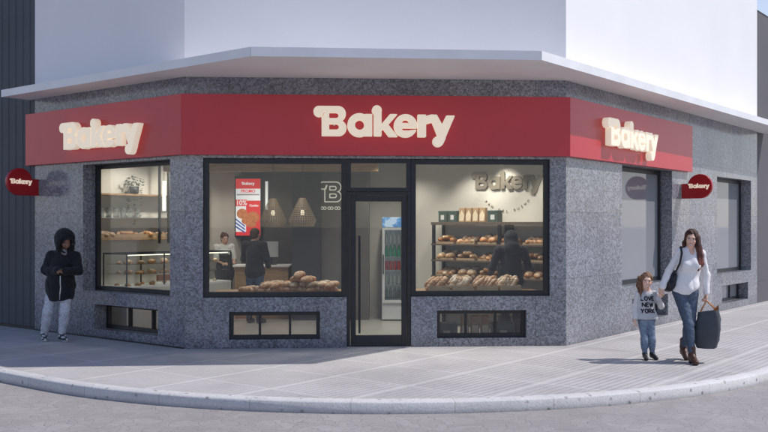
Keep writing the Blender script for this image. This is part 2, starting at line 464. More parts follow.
# ------------------------------------------------------------------ logo (2-D distance fields -> outlined solid letters)
class Logo:
    def __init__(s, x0, x1, y0, y1, h=4.0):
        s.x = np.arange(x0, x1 + h, h); s.y = np.arange(y0, y1 + h, h)
        s.X, s.Y = np.meshgrid(s.x, s.y, indexing='ij')
        s.d = np.full(s.X.shape, 1e3); s.h = h
    def circ(s, c, r): return np.hypot(s.X - c[0], s.Y - c[1]) - r
    def ell(s, c, rx, ry):
        k = np.hypot((s.X - c[0]) / rx, (s.Y - c[1]) / ry); return (k - 1) * min(rx, ry)
    def caps(s, a, b, r):
        ax, ay = a; bx, by = b
        t = np.clip(((s.X - ax) * (bx - ax) + (s.Y - ay) * (by - ay)) / ((bx - ax) ** 2 + (by - ay) ** 2), 0, 1)
        return np.hypot(s.X - ax - t * (bx - ax), s.Y - ay - t * (by - ay)) - r
    def box(s, x0, x1, y0, y1, r=0):
        qx = np.abs(s.X - (x0 + x1) / 2) - (x1 - x0) / 2 + r
        qy = np.abs(s.Y - (y0 + y1) / 2) - (y1 - y0) / 2 + r
        return np.hypot(np.maximum(qx, 0), np.maximum(qy, 0)) + np.minimum(np.maximum(qx, qy), 0) - r
    def poly(s, pts):
        d = np.full(s.X.shape, 1e9); inside = np.zeros(s.X.shape, bool)
        n = len(pts)
        for i in range(n):
            a, b = pts[i], pts[(i + 1) % n]
            d = np.minimum(d, s.caps(a, b, 0))
            if a[1] != b[1]:
                cond = (a[1] > s.Y) != (b[1] > s.Y)
                xi = (b[0] - a[0]) * (s.Y - a[1]) / (b[1] - a[1]) + a[0]
                inside ^= cond & (s.X < xi)
        return np.where(inside, -d, d)
    def add(s, d): s.d = np.minimum(s.d, d)
    def sub(s, d): s.d = np.maximum(s.d, -d)
    def loops(s, d=None):
        d = s.d if d is None else d
        d = np.where(np.abs(d) < 1e-6, 1e-6, d)
        nx, ny = d.shape
        seg = {}
        def ip(i, j, i2, j2):
            a, b = d[i, j], d[i2, j2]; t = a / (a - b)
            return ((s.x[i] + (s.x[i2] - s.x[i]) * t, s.y[j] + (s.y[j2] - s.y[j]) * t))
        I = d < 0
        act = np.zeros((nx - 1, ny - 1), int)
        act = I[:-1, :-1] * 1 + I[1:, :-1] * 2 + I[1:, 1:] * 4 + I[:-1, 1:] * 8
        E = lambda i, j: [('h', i, j), ('v', i + 1, j), ('h', i, j + 1), ('v', i, j)]
        tab = {1: [(3, 0)], 2: [(0, 1)], 3: [(3, 1)], 4: [(1, 2)], 5: [(3, 2), (1, 0)], 6: [(0, 2)], 7: [(3, 2)], 8: [(2, 3)],
               9: [(2, 0)], 10: [(0, 3), (2, 1)], 11: [(2, 1)], 12: [(1, 3)], 13: [(1, 0)], 14: [(0, 3)]}
        pos = {}
        for i, j in np.argwhere((act > 0) & (act < 15)):
            e = E(i, j)
            for a, b in tab[act[i, j]]:
                seg[e[a]] = e[b]
                for k in (e[a], e[b]):
                    if k not in pos:
                        pos[k] = ip(k[1], k[2], k[1] + 1, k[2]) if k[0] == 'h' else ip(k[1], k[2], k[1], k[2] + 1)
        out = []
        while seg:
            k0, k = seg.popitem(); lp = [pos[k0]]
            while k != k0:
                lp.append(pos[k]); k = seg.pop(k)
            if len(lp) > 6: out.append(lp)
        return out

def draw_B(g):
    g.add(g.caps((175, 143), (296, 143), 72)); g.add(g.box(112, 230, 71, 128)); g.add(g.caps((220, 279), (300, 279), 74))
    g.add(g.box(140, 230, 110, 353)); g.add(g.box(230, 300, 180, 240))
    g.sub(g.box(60, 139, 71, 360)); g.add(g.box(112, 230, 71, 128)); g.add(g.circ((112, 121), 50))
    g.sub(g.box(210, 302, 130, 187, 26)); g.sub(g.box(208, 240, 130, 187)); g.sub(g.box(210, 306, 239, 297, 27)); g.sub(g.box(208, 240, 239, 297))
    g.sub(g.caps((164, 122), (146, 168), 6))
def draw_logo():
    g = Logo(40, 1460, 40, 470)
    draw_B(g)
    a = Logo(40, 1460, 40, 470)
    def merge(h):
        g.d = np.minimum(g.d, h.d)
    a.add(a.ell((500, 250), 113, 112)); a.sub(a.ell((502, 249), 47, 49)); a.add(a.box(552, 621, 145, 353)); merge(a)
    k = Logo(40, 1460, 40, 470)
    k.add(k.box(641, 711, 110, 353)); k.add(k.circ((668, 106), 45))
    k.add(k.poly([(705, 250), (796, 144), (864, 144), (776, 244), (868, 359), (784, 359), (730, 286), (705, 310)])); merge(k)
    e = Logo(40, 1460, 40, 470)
    o = 700.8; w = 28.8
    e.add(e.ell((o + 245, w + 225), 110, 110))
    e.sub(np.maximum(e.ell((o + 246, w + 200), 38, 34), e.Y - (w + 200)))
    e.sub(e.box(o + 209, o + 290, w + 245, w + 272, 12)); e.sub(e.poly([(o + 270, w + 245), (o + 365, w + 245), (o + 365, w + 262), (o + 275, w + 270)])); merge(e)
    r = Logo(40, 1460, 40, 470)
    r.add(r.box(o + 364, o + 440, w + 118, w + 331))
    r.add(r.caps((o + 425, w + 172), (o + 500, w + 152), 36)); r.sub(r.caps((o + 448, w + 116), (o + 440, w + 128), 5)); merge(r)
    y = Logo(40, 1460, 40, 470)
    y.add(y.poly([(o + 486, w + 118), (o + 545, w + 118), (o + 600, w + 215), (o + 643, w + 125), (o + 720, w + 125), (o + 618, w + 362), (o + 570, w + 350), (o + 556, w + 320), (o + 505, w + 190)]))
    y.sub(y.caps((o + 552, w + 326), (o + 575, w + 321), 5))
    y.add(y.circ((o + 560, w + 375), 50)); y.add(y.caps((o + 600, w + 340), (o + 578, w + 385), 30)); merge(y)
    return g

def loops_mesh(name, loops, scale, cx, cy, depth, bevel=0.0):
    """Letter solid: x right, z up, thickness along -y (front face at y = -depth)."""
    cu = bpy.data.curves.new(name, 'CURVE'); cu.dimensions = '2D'; cu.fill_mode = 'BOTH'
    cu.extrude = depth / 2 - bevel; cu.bevel_depth = bevel; cu.bevel_resolution = 1
    for lp in loops:
        lp = lp[::2] if len(lp) > 40 else lp
        sp = cu.splines.new('POLY'); sp.points.add(len(lp) - 1); sp.use_cyclic_u = True
        for p, q in zip(sp.points, lp): p.co = ((q[0] - cx) * scale, (cy - q[1]) * scale, 0, 1)
    o = bpy.data.objects.new(name, cu); col.objects.link(o)
    bpy.context.view_layer.update()
    me = bpy.data.meshes.new_from_object(o.evaluated_get(bpy.context.evaluated_depsgraph_get()))
    bpy.data.objects.remove(o)
    me.transform(Matrix.Rotation(R_(90), 4, 'X')); me.transform(Matrix.Translation((0, -depth / 2, 0)))
    me.name = name
    return me

def text_mesh(txt, size, depth=0.002, bold=0.0, align='CENTER'):
    cu = bpy.data.curves.new('text', 'FONT'); cu.body = txt; cu.size = size; cu.extrude = depth / 2
    cu.align_x = align; cu.align_y = 'CENTER'; cu.offset = bold; cu.resolution_u = 3
    o = bpy.data.objects.new('text', cu); col.objects.link(o)
    bpy.context.view_layer.update()
    me = bpy.data.meshes.new_from_object(o.evaluated_get(bpy.context.evaluated_depsgraph_get()))
    bpy.data.objects.remove(o)
    me.transform(Matrix.Rotation(R_(90), 4, 'X')); me.transform(Matrix.Translation((0, -depth / 2, 0)))
    return me

LOGO = draw_logo()
LOOPS = LOGO.loops()
LCX, LCY, LW = 742.0, 240.0, 1360.0
_b = Logo(40, 420, 40, 400); draw_B(_b)
B_OUT = _b.loops(np.abs(_b.d) - 7) + _b.loops(_b.d - 1e6) if False else _b.loops(np.abs(_b.d - 2) - 8)

def place_on(o, fr, t, n, z, flip=False):
    """Stand a mesh modelled facing -y on a wall frame."""
    d = -fr.D if flip else fr.D
    p = fr.pt(t, n, z)
    o.location = p
    o.rotation_euler = (0, 0, math.atan2(d[1], d[0]))
    return o
# ------------------------------------------------------------------ distance-field modelling (bodies, clothes, hair, bags)
def rot(rx=0, ry=0, rz=0):
    m = Matrix.Rotation(R_(rz), 3, 'Z') @ Matrix.Rotation(R_(ry), 3, 'Y') @ Matrix.Rotation(R_(rx), 3, 'X')
    return np.array(m)

class Field:
    def __init__(s): s.p = []
    def cone(s, a, b, ra, rb, k=0.02, op='+', flat=None):
        s.p.append(('c', V2(a), V2(b), ra, rb, k, op, flat)); return s
    def ell(s, c, r, R=None, k=0.02, op='+'):
        s.p.append(('e', V2(c), V2(r), R, 0, k, op, None)); return s
    def chain(s, pts, rs, k=0.02, op='+'):
        for i in range(len(pts) - 1): s.cone(pts[i], pts[i + 1], rs[i], rs[i + 1], k, op)
        return s
    def plane(s, pt, n, k=0.004):
        """keep the side the normal points away from"""
        n = V2(n); s.p.append(('p', V2(pt), n / np.linalg.norm(n), 0, 0, k, '&', None)); return s
    def merge(s, o): s.p += o.p; return s
    def mesh(s, name, h, noise=None, pad=0.03, smooth=1):
        lo, hi = np.full(3, 1e9), np.full(3, -1e9)
        for q in s.p:
            if q[6] != '+': continue
            if q[0] == 'c':
                for c, r in ((q[1], q[3]), (q[2], q[4])): lo = np.minimum(lo, c - r); hi = np.maximum(hi, c + r)
            else:
                r = max(q[2]) if q[3] is not None else q[2]
                lo = np.minimum(lo, q[1] - r); hi = np.maximum(hi, q[1] + r)
        lo -= pad; hi += pad
        n = np.ceil((hi - lo) / h).astype(int) + 1
        ax = [lo[i] + h * np.arange(n[i]) for i in range(3)]
        d = np.full(n, 1.0, np.float32)
        for q in s.p:
            k = q[5]
            if q[0] == 'p':
                sl = (slice(None),) * 3
            else:
                if q[0] == 'c': a = np.minimum(q[1] - q[3], q[2] - q[4]); b = np.maximum(q[1] + q[3], q[2] + q[4])
                else:
                    r = max(q[2]) if q[3] is not None else q[2]; a = q[1] - r; b = q[1] + r
                m = k + 3 * h
                i0 = np.clip(np.floor((a - m - lo) / h).astype(int), 0, n); i1 = np.clip(np.ceil((b + m - lo) / h).astype(int) + 1, 0, n)
                if np.any(i1 <= i0): continue
                sl = tuple(slice(i0[i], i1[i]) for i in range(3))
            X = ax[0][sl[0]][:, None, None].astype(np.float32); Y = ax[1][sl[1]][None, :, None].astype(np.float32); Z = ax[2][sl[2]][None, None, :].astype(np.float32)
            if q[0] == 'c':
                ba = q[2] - q[1]; L = max(ba @ ba, 1e-9)
                px, py, pz = X - q[1][0], Y - q[1][1], Z - q[1][2]
                t = np.clip((px * ba[0] + py * ba[1] + pz * ba[2]) / L, 0, 1)
                e = np.sqrt((px - t * ba[0]) ** 2 + (py - t * ba[1]) ** 2 + (pz - t * ba[2]) ** 2) - (q[3] + (q[4] - q[3]) * t)
            elif q[0] == 'e':
                px, py, pz = X - q[1][0], Y - q[1][1], Z - q[1][2]
                if q[3] is not None:
                    R = q[3]   # columns: local axes
                    px, py, pz = (R[0, 0] * px + R[1, 0] * py + R[2, 0] * pz, R[0, 1] * px + R[1, 1] * py + R[2, 1] * pz, R[0, 2] * px + R[1, 2] * py + R[2, 2] * pz)
                r = q[2]
                k0 = np.sqrt((px / r[0]) ** 2 + (py / r[1]) ** 2 + (pz / r[2]) ** 2)
                k1 = np.sqrt((px / r[0] ** 2) ** 2 + (py / r[1] ** 2) ** 2 + (pz / r[2] ** 2) ** 2) + 1e-9
                e = k0 * (k0 - 1) / k1
            else:
                e = (X - q[1][0]) * q[2][0] + (Y - q[1][1]) * q[2][1] + (Z - q[1][2]) * q[2][2]
            D = d[sl]
            if q[6] == '+':
                hh = np.maximum(k - np.abs(D - e), 0) / max(k, 1e-6)
                d[sl] = np.minimum(D, e) - hh * hh * k * 0.25
            else:
                if q[6] == '-': e = -e
                hh = np.maximum(k - np.abs(D - e), 0) / max(k, 1e-6)
                d[sl] = np.maximum(D, e) + hh * hh * k * 0.25
        if noise is not None:
            w = np.argwhere(np.abs(d) < 0.03)
            P = lo + h * w
            d[w[:, 0], w[:, 1], w[:, 2]] += noise(P).astype(np.float32)
        for i in range(3):   # closed at the border
            sl = [slice(None)] * 3
            for e in (0, -1):
                sl[i] = e; d[tuple(sl)] = np.maximum(d[tuple(sl)], 0.01)
        return nets(name, d, lo, h, smooth)

def nets(name, d, lo, h, smooth=1):
    I = d < 0
    sh = np.array(d.shape) - 1
    cnt = np.zeros(sh, np.uint8)
    offs = [(a, b, c) for a in (0, 1) for b in (0, 1) for c in (0, 1)]
    for a, b, c in offs:
        cnt += I[a:a + sh[0], b:b + sh[1], c:c + sh[2]]
    ids = np.argwhere((cnt > 0) & (cnt < 8))
    idx = np.full(sh, -1, np.int64); idx[ids[:, 0], ids[:, 1], ids[:, 2]] = np.arange(len(ids))
    vals = np.stack([d[ids[:, 0] + a, ids[:, 1] + b, ids[:, 2] + c] for a, b, c in offs], 1)
    pos = np.zeros((len(ids), 3)); num = np.zeros(len(ids))
    for i, p in enumerate(offs):
        for ax in range(3):
            if p[ax] == 0:
                q = list(p); q[ax] = 1; j = offs.index(tuple(q))
                m = (vals[:, i] < 0) != (vals[:, j] < 0)
                t = vals[m, i] / (vals[m, i] - vals[m, j])
                e = np.tile(np.array(p, float), (m.sum(), 1)); e[:, ax] += t
                pos[m] += e; num[m] += 1
    v = lo + h * (ids + pos / num[:, None])
    quads = []
    for ax in range(3):
        sl0 = [slice(None)] * 3; sl1 = [slice(None)] * 3
        sl0[ax] = slice(0, -1); sl1[ax] = slice(1, None)
        c = I[tuple(sl0)] != I[tuple(sl1)]
        e = np.argwhere(c)
        o1, o2 = [(1, 2), (2, 0), (0, 1)][ax]
        e = e[(e[:, o1] > 0) & (e[:, o2] > 0) & (e[:, o1] < sh[o1]) & (e[:, o2] < sh[o2])]
        inn = I[e[:, 0], e[:, 1], e[:, 2]]
        def cell(u, w):
            q = e.copy(); q[:, o1] -= u; q[:, o2] -= w
            return idx[q[:, 0], q[:, 1], q[:, 2]]
        qd = np.stack([cell(1, 1), cell(0, 1), cell(0, 0), cell(1, 0)], 1)
        qd[~inn] = qd[~inn][:, ::-1]
        quads.append(qd)
    F = np.concatenate(quads)
    F = F[(F >= 0).all(1)]
    for _ in range(smooth):   # one light Laplacian pass
        acc = np.zeros_like(v); n = np.zeros(len(v))
        for i in range(4):
            np.add.at(acc, F[:, i], v[F[:, (i + 1) % 4]] + v[F[:, (i + 3) % 4]]); np.add.at(n, F[:, i], 2)
        v = v * 0.5 + 0.5 * acc / np.maximum(n, 1)[:, None]
    me = bpy.data.meshes.new(name)
    me.vertices.add(len(v)); me.vertices.foreach_set('co', v.astype(np.float32).ravel())
    me.loops.add(len(F) * 4); me.loops.foreach_set('vertex_index', F.astype(np.int32).ravel())
    me.polygons.add(len(F)); me.polygons.foreach_set('loop_start', np.arange(0, len(F) * 4, 4, dtype=np.int32))
    me.update(calc_edges=True); me.validate()
    return me

def paint(me, fn):
    n = len(me.vertices); co = np.empty(n * 3, np.float32); me.vertices.foreach_get('co', co); co = co.reshape(-1, 3)
    c = np.ones((n, 4), np.float32); c[:, :3] = fn(co)
    a = me.color_attributes.new('Col', 'FLOAT_COLOR', 'POINT'); a.data.foreach_set('color', c.ravel())
    return me

def folds(amp, fx=9.0, fz=22.0, seed=0.0):
    """Cloth folds: warped ripples plus a finer crumple."""
    def f(P):
        x, y, z = P[:, 0], P[:, 1], P[:, 2]
        w = np.sin(x * 11 + seed) * 1.3 + np.sin(y * 13 + 2 * seed) + np.sin(z * 9 + seed * 3)
        a = np.sin(z * fz * 2.0 + x * fx * 3 + w * 1.9 + seed)
        b = np.sin(x * 47 + z * 23 - w * 2.2) * np.sin(y * 41 + z * 17 + w)
        c = (1 - np.abs(np.sin(z * fz * 1.6 + x * 17 + y * 9 + w * 1.1))) ** 3 + (1 - np.abs(np.sin(x * fx * 3.1 - z * fz * 0.9 + w * 1.6 + seed))) ** 3
        return amp * (0.35 * a + 0.35 * b + 0.9 * c - 0.5)
    return f

def drape(amp, seed=0.0):
    """Long soft folds that run down the cloth and deepen towards the hem."""
    def f(P):
        x, y, z = P[:, 0], P[:, 1], P[:, 2]
        k = np.clip((1.30 - z) / 0.35, 0.25, 1.0)
        a = np.sin(x * 62 + 2.2 * np.sin(z * 7 + seed) + 5 * y) + 0.6 * np.sin(x * 33 - z * 14 + 1.5 * np.sin(z * 5))
        b = np.sin(x * 40 + z * 38 + 2 * np.sin(x * 17 - z * 11)) * 0.6
        c = (1 - np.abs(np.sin(x * 36 + 1.6 * np.sin(z * 6 + seed) + y * 11 - z * 6))) ** 3
        return amp * ((0.5 * a + 1.3 * c) * k + 0.6 * b - 0.4) * 0.6
    return f

# ------------------------------------------------------------------ people
SKIN = (0.60, 0.36, 0.26)
M['skin'] = attr_mat('skin', 0.5, 0.08, 40, sss=0.12)
M['cloth'] = attr_mat('cotton_cloth', 0.85, 0.10, 25, bump=0.55, bscale=26, sheen=0.1)
M['denim'] = attr_mat('denim', 0.8, 0.38, 34, bump=0.5, bscale=38)
M['leather'] = attr_mat('boot_leather', 0.45, 0.2, 40)
def hair_mat():
    m, nt, b = new_mat('hair')
    at = N(nt, 'ShaderNodeAttribute', attribute_name='Col'); tc = N(nt, 'ShaderNodeTexCoord')
    mp = N(nt, 'ShaderNodeMapping'); mp.inputs['Scale'].default_value = (170, 170, 9); nt.links.new(tc.outputs['Object'], mp.inputs[0])
    no = N(nt, 'ShaderNodeTexNoise', Scale=1.0, Detail=6.0, Roughness=0.7, Distortion=0.6); nt.links.new(mp.outputs[0], no.inputs['Vector'])
    nt.links.new(mix_c(nt, 1.0, at.outputs['Color'], ramp(nt, no.outputs[0], [(0.32, 0.35), (0.7, 1.45)]), 'MULTIPLY'), b.inputs['Base Color'])
    b.inputs['Roughness'].default_value = 0.58; b.inputs['Specular IOR Level'].default_value = 0.35
    bp = N(nt, 'ShaderNodeBump', Strength=0.9, Distance=0.006); nt.links.new(no.outputs[0], bp.inputs['Height']); nt.links.new(bp.outputs[0], b.inputs['Normal'])
    return m
M['hair'] = hair_mat()

def head_field(f, c, Rm, hs, neck_base, female=True):
    L = lambda x, y, z: c + Rm @ (np.array([x, y, z]) * hs)
    E = lambda p, r, k, op='+': f.ell(L(*p), np.array(r) * hs, Rm, k * hs, op)
    E((0, 0.014, 0.035), (0.072, 0.090, 0.082), 0.02)
    E((0, -0.028, -0.030), (0.053 if female else 0.058, 0.062, 0.083), 0.03)
    E((0, -0.052, -0.090), (0.030 if female else 0.036, 0.030, 0.024), 0.035)
    for s in (-1, 1):
        E((s * (0.031 if female else 0.035), -0.058, -0.032), (0.024, 0.026, 0.025), 0.025)
        E((s * 0.074, 0.008, -0.008), (0.010, 0.019, 0.030), 0.010)
        E((s * 0.031, -0.100, 0.004), (0.017, 0.015, 0.009), 0.014, '-')
        E((s * 0.031, -0.077, 0.003), (0.013, 0.012, 0.012), 0.003)
    E((0, -0.078, 0.022), (0.048, 0.011 if female else 0.014, 0.009), 0.02)
    f.cone(L(0, -0.086, 0.002), L(0, -0.100 if female else -0.105, -0.036), 0.007 * hs, (0.0095 if female else 0.012) * hs, 0.012 * hs)
    E((0, -0.090, -0.066), (0.026, 0.010, 0.006), 0.008)
    E((0, -0.087, -0.078), (0.021, 0.011, 0.007), 0.008)
    f.cone(L(0, 0.012, -0.06), neck_base, 0.050 * hs, 0.056 * hs, 0.03)

def face_paint(c, Rm, hs, skin, smile=True, beard=None, brow=(0.05, 0.025, 0.018), lip=(0.46, 0.13, 0.12)):
    skin = np.array(skin)
    def fn(co):
        q = (co - c) @ Rm / hs
        x, y, z = q[:, 0], q[:, 1], q[:, 2]
        col_ = np.tile(skin, (len(co), 1))
        near = (np.linalg.norm(q, axis=1) < 0.16)
        fr = near & (y < -0.045)
        ax = np.abs(x)
        def put(m, cc, a=1.0):
            m = m.astype(float)[:, None] * a
            col_[:] = col_ * (1 - m) + np.array(cc) * m
        soft = lambda d, w: np.clip(1 - d / w, 0, 1)
        put(np.where(fr, soft(np.hypot(ax - 0.04, z + 0.034), 0.026), 0), skin * np.array([1.05, 0.78, 0.75]), 0.5)
        if beard is not None:
            b = fr & (z < -0.052) & ~((ax < 0.02) & (z > -0.06)) | near & (z < -0.03) & (ax > 0.048) & (y < -0.005)
            put(b, beard, 0.8)
        put(fr & (np.hypot((ax - 0.031) / 0.019, (z - 0.006) / 0.011) < 1), skin * 0.80)
        put(fr & (np.hypot((ax - 0.031) / 0.0145, (z - 0.003) / 0.0065) < 1), (0.72, 0.70, 0.68))
        put(fr & (np.hypot(ax - 0.031, z - 0.003) < 0.0065), (0.03, 0.018, 0.012))
        put(fr & (ax > 0.016) & (ax < 0.047) & (np.abs(z - 0.0105) < 0.0028), (0.03, 0.02, 0.018))
        put(fr & (ax > 0.013) & (ax < 0.050) & (np.abs(z - 0.0245 + 8 * (ax - 0.03) ** 2) < 0.0030), brow, 0.7)
        put(fr & (np.hypot(x / 0.0255, (z + 0.071 - 7 * x * x) / 0.0100) < 1), lip)
        if smile:
            put(fr & (np.hypot(x / 0.0215, (z + 0.0705 - 7 * x * x) / 0.0056) < 1), (0.82, 0.80, 0.77))
        put(fr & (np.hypot(ax - 0.008, z + 0.050) < 0.004), skin * 0.45)
        return col_
    return fn

def hand_field(f, wrist, d, up, s=1.0, curl=0.5, thumb=1):
    """Palm, four unequal bent fingers and a thumb. d: palm direction, up: back of the hand."""
    d = V2(d) / np.linalg.norm(d); up = V2(up) - d * (V2(up) @ d); up /= np.linalg.norm(up)
    w = np.cross(d, up); wrist = V2(wrist)
    Rm = np.stack([w, up, d], 1)
    f.ell(wrist + d * 0.045 * s, np.array([0.040, 0.016, 0.050]) * s, Rm, 0.012)
    ln = [0.062, 0.076, 0.070, 0.054]
    for i in range(4):
        b = wrist + d * (0.082 if i in (1, 2) else 0.076) * s + w * thumb * (0.030 - 0.020 * i) * s
        a = curl * (0.8 + 0.12 * i)
        l = ln[i] * s
        d1 = d * math.cos(a * 0.6) - up * math.sin(a * 0.6); d2 = d * math.cos(a * 1.7) - up * math.sin(a * 1.7); d3 = d * math.cos(a * 2.6) - up * math.sin(a * 2.6)
        p1 = b + d1 * l * 0.45; p2 = p1 + d2 * l * 0.32; p3 = p2 + d3 * l * 0.23
        f.chain([b - d * 0.02 * s, b, p1, p2, p3], [0.0105 * s, 0.0100 * s, 0.0092 * s, 0.0083 * s, 0.0070 * s], 0.003)
    t0 = wrist + d * 0.022 * s + w * thumb * 0.028 * s
    t1 = t0 + (d * 0.7 + w * thumb * 0.65 - up * 0.3) * 0.036 * s; t2 = t1 + (d * 0.9 + w * thumb * 0.1 - up * 0.45) * 0.032 * s
    f.chain([t0, t1, t2], [0.0135 * s, 0.0115 * s, 0.0088 * s], 0.006)

def body_field(J, s, hs, female=True):
    f = Field(); T = rot(rz=J['yaw'])
    p, ch, nb = J['pelvis'], J['chest'], J['neck']
    f.ell(p, np.array([0.150, 0.105, 0.125]) * s, T, 0.03)
    f.ell((p * 0.5 + ch * 0.5), np.array([0.118, 0.085, 0.16]) * s, T, 0.05)
    f.ell(ch, np.array([0.138, 0.098, 0.17]) * s, T, 0.05)
    f.cone(ch + (nb - ch) * 0.75, nb, 0.075 * s, 0.056 * s, 0.05)
    for k in 'LR':
        f.cone(nb * 0.8 + ch * 0.2, J['sh' + k], 0.042 * s, 0.042 * s, 0.04)
        af = 0.86 if female else 1.0
        f.cone(J['sh' + k], J['el' + k], 0.042 * s * af, 0.036 * s * af, 0.03)
        f.cone(J['el' + k], J['wr' + k], 0.037 * s * af, 0.024 * s * af, 0.02)
        f.cone(J['hip' + k], J['kn' + k], 0.078 * s, 0.050 * s, 0.04)
        f.cone(J['kn' + k], J['an' + k], 0.050 * s, 0.034 * s, 0.03)
        m = J['kn' + k] * 0.68 + J['an' + k] * 0.32
        f.ell(m + np.array([0, 0.014 * s, 0]), np.array([0.046, 0.05, 0.11]) * s, None, 0.04)
        f.cone(J['an' + k], J['toe' + k] + np.array([0, 0.02, 0]) * s, 0.030 * s, 0.018 * s, 0.02)
        if J.get('hand' + k) is not None:
            hd, up, curl, th = J['hand' + k]
            hand_field(f, J['wr' + k], hd, up, s * 1.0, curl, th)
    return f

def top_field(J, s, g=0.018, sleeve=1.0, female=True, loose=0.0, shoulder=0.0):
    f = Field(); T = rot(rz=J['yaw'])
    p, ch, nb = J['pelvis'], J['chest'], J['neck']
    f.ell(ch, np.array([0.138 + g, 0.098 + g, 0.17]) * s, T, 0.05)
    f.ell((p * 0.5 + ch * 0.5), np.array([0.122 + g + loose, 0.088 + g + loose, 0.18]) * s, T, 0.06)
    f.ell(p, np.array([0.150 + g + loose, 0.105 + g + loose, 0.16]) * s, T, 0.06)
    if female:
        for sx in (-1, 1):
            f.ell(ch + T @ np.array([sx * 0.062, -0.085, -0.02]) * s, np.array([0.055, 0.045, 0.055]) * s, T, 0.05)
    f.cone(ch + (nb - ch) * 0.75, nb, 0.082 * s, 0.060 * s, 0.05)
    for k in 'LR':
        f.cone(nb * 0.8 + ch * 0.2, J['sh' + k], 0.052 * s, (0.050 + shoulder) * s, 0.05)
        af = 0.86 if female else 1.0
        e = J['sh' + k] + (J['el' + k] - J['sh' + k]) * min(1, sleeve * 2)
        f.cone(J['sh' + k], e, (0.046 * af + g * 0.7 + shoulder) * s, (0.038 * af + g * 0.9 + shoulder * 0.5) * s, 0.03)
        if sleeve > 0.5:
            e = J['el' + k] + (J['wr' + k] - J['el' + k]) * min(1.0, (sleeve - 0.5) * 2)
            f.cone(J['el' + k], e, (0.038 * af + g * 0.9 + shoulder * 0.5) * s, (0.025 + g * 0.9) * s, 0.02)
            f.cone(e * 0.97 + J['el' + k] * 0.03, e, (0.027 + g * 1.05) * s, (0.027 + g * 1.05) * s, 0.006)
    return f

def pants_field(J, s, g=0.009, ankle=0.9, wide=0.0):
    f = Field(); T = rot(rz=J['yaw'])
    p = J['pelvis']
    f.ell(p, np.array([0.150 + g, 0.105 + g, 0.135]) * s, T, 0.03)
    for k in 'LR':
        f.cone(J['hip' + k], J['kn' + k], (0.080 + g) * s, (0.052 + g + wide) * s, 0.03)
        e = J['kn' + k] + (J['an' + k] - J['kn' + k]) * ankle
        f.cone(J['kn' + k], e, (0.052 + g + wide) * s, (0.037 + g + wide) * s, 0.025)
        m = J['kn' + k] * 0.68 + J['an' + k] * 0.32
        f.ell(m + np.array([0, 0.012 * s, 0]), np.array([0.050 + g, 0.052 + g, 0.11]) * s, None, 0.04)
        f.plane(e, e - J['kn' + k]) if False else None
    return f

def shoe_field(an, toe, s, top=0.10, sole=0.0):
    f = Field()
    d = V2(toe) - V2(an); d[2] = 0; d /= max(np.linalg.norm(d), 1e-6)
    heel = V2(an) - d * 0.025 * s; heel[2] = toe[2] + 0.012 * s + max(0, an[2] - 0.09 * s) * 0.6
    t = V2(toe)
    f.cone(heel, t, 0.034 * s, 0.034 * s, 0.02)
    f.cone(heel + np.array([0, 0, 0.02]) * s, V2(an), 0.038 * s, 0.042 * s, 0.02)
    f.cone(V2(an) - np.array([0, 0, 0.012]) * s, t + np.array([0, 0, 0.006]) * s, 0.043 * s, 0.034 * s, 0.02)
    if top: f.cone(an, V2(an) + np.array([0, 0, top * s]), 0.043 * s, 0.046 * s, 0.02)
    f.plane((0, 0, t[2] - 0.024 * s), (0, 0, -1)) if an[2] < 0.12 * s + t[2] else None
    return f

def solid(c):
    c = np.array(c)
    return lambda co: np.tile(c, (len(co), 1))

def denim_paint(base, J, fade=0.5):
    base = np.array(base)
    def fn(co):
        c = np.tile(base, (len(co), 1))
        for k in 'LR':
            for a, b, w in ((J['hip' + k], J['kn' + k], 0.075), (J['kn' + k], J['an' + k], 0.06)):
                a = V2(a) + np.array([0, -0.085, 0]); b = V2(b) + np.array([0, -0.06, 0])
                ab = b - a; t = np.clip((co - a) @ ab / (ab @ ab), 0, 1)
                d = np.linalg.norm(co - a - t[:, None] * ab, axis=1)
                m = np.clip(1 - d / w, 0, 1)[:, None] * fade
                c = c * (1 - m) + np.minimum(base * 2.1 + 0.03, 1) * m
        return c
    return fn

def stretch_noise(amp, seed, fx=140, fz=6):
    def f(P):
        x, y, z = P[:, 0], P[:, 1], P[:, 2]
        ang = np.arctan2(y, x)
        return amp * (np.sin(x * fx + 2.3 * np.sin(z * fz + seed) + y * 60) + 0.6 * np.sin(x * fx * 0.47 - y * 95 + 1.7 * np.sin(z * fz * 1.7 + 2 * seed)))
    return f

def strand_paint(a, b):
    a, b = np.array(a), np.array(b)
    def fn(co):
        x, y, z = co[:, 0], co[:, 1], co[:, 2]
        t = 0.5 + 0.5 * np.sin(x * 190 + y * 120 + 2.5 * np.sin(z * 11))
        return a + (b - a) * t[:, None]
    return fn

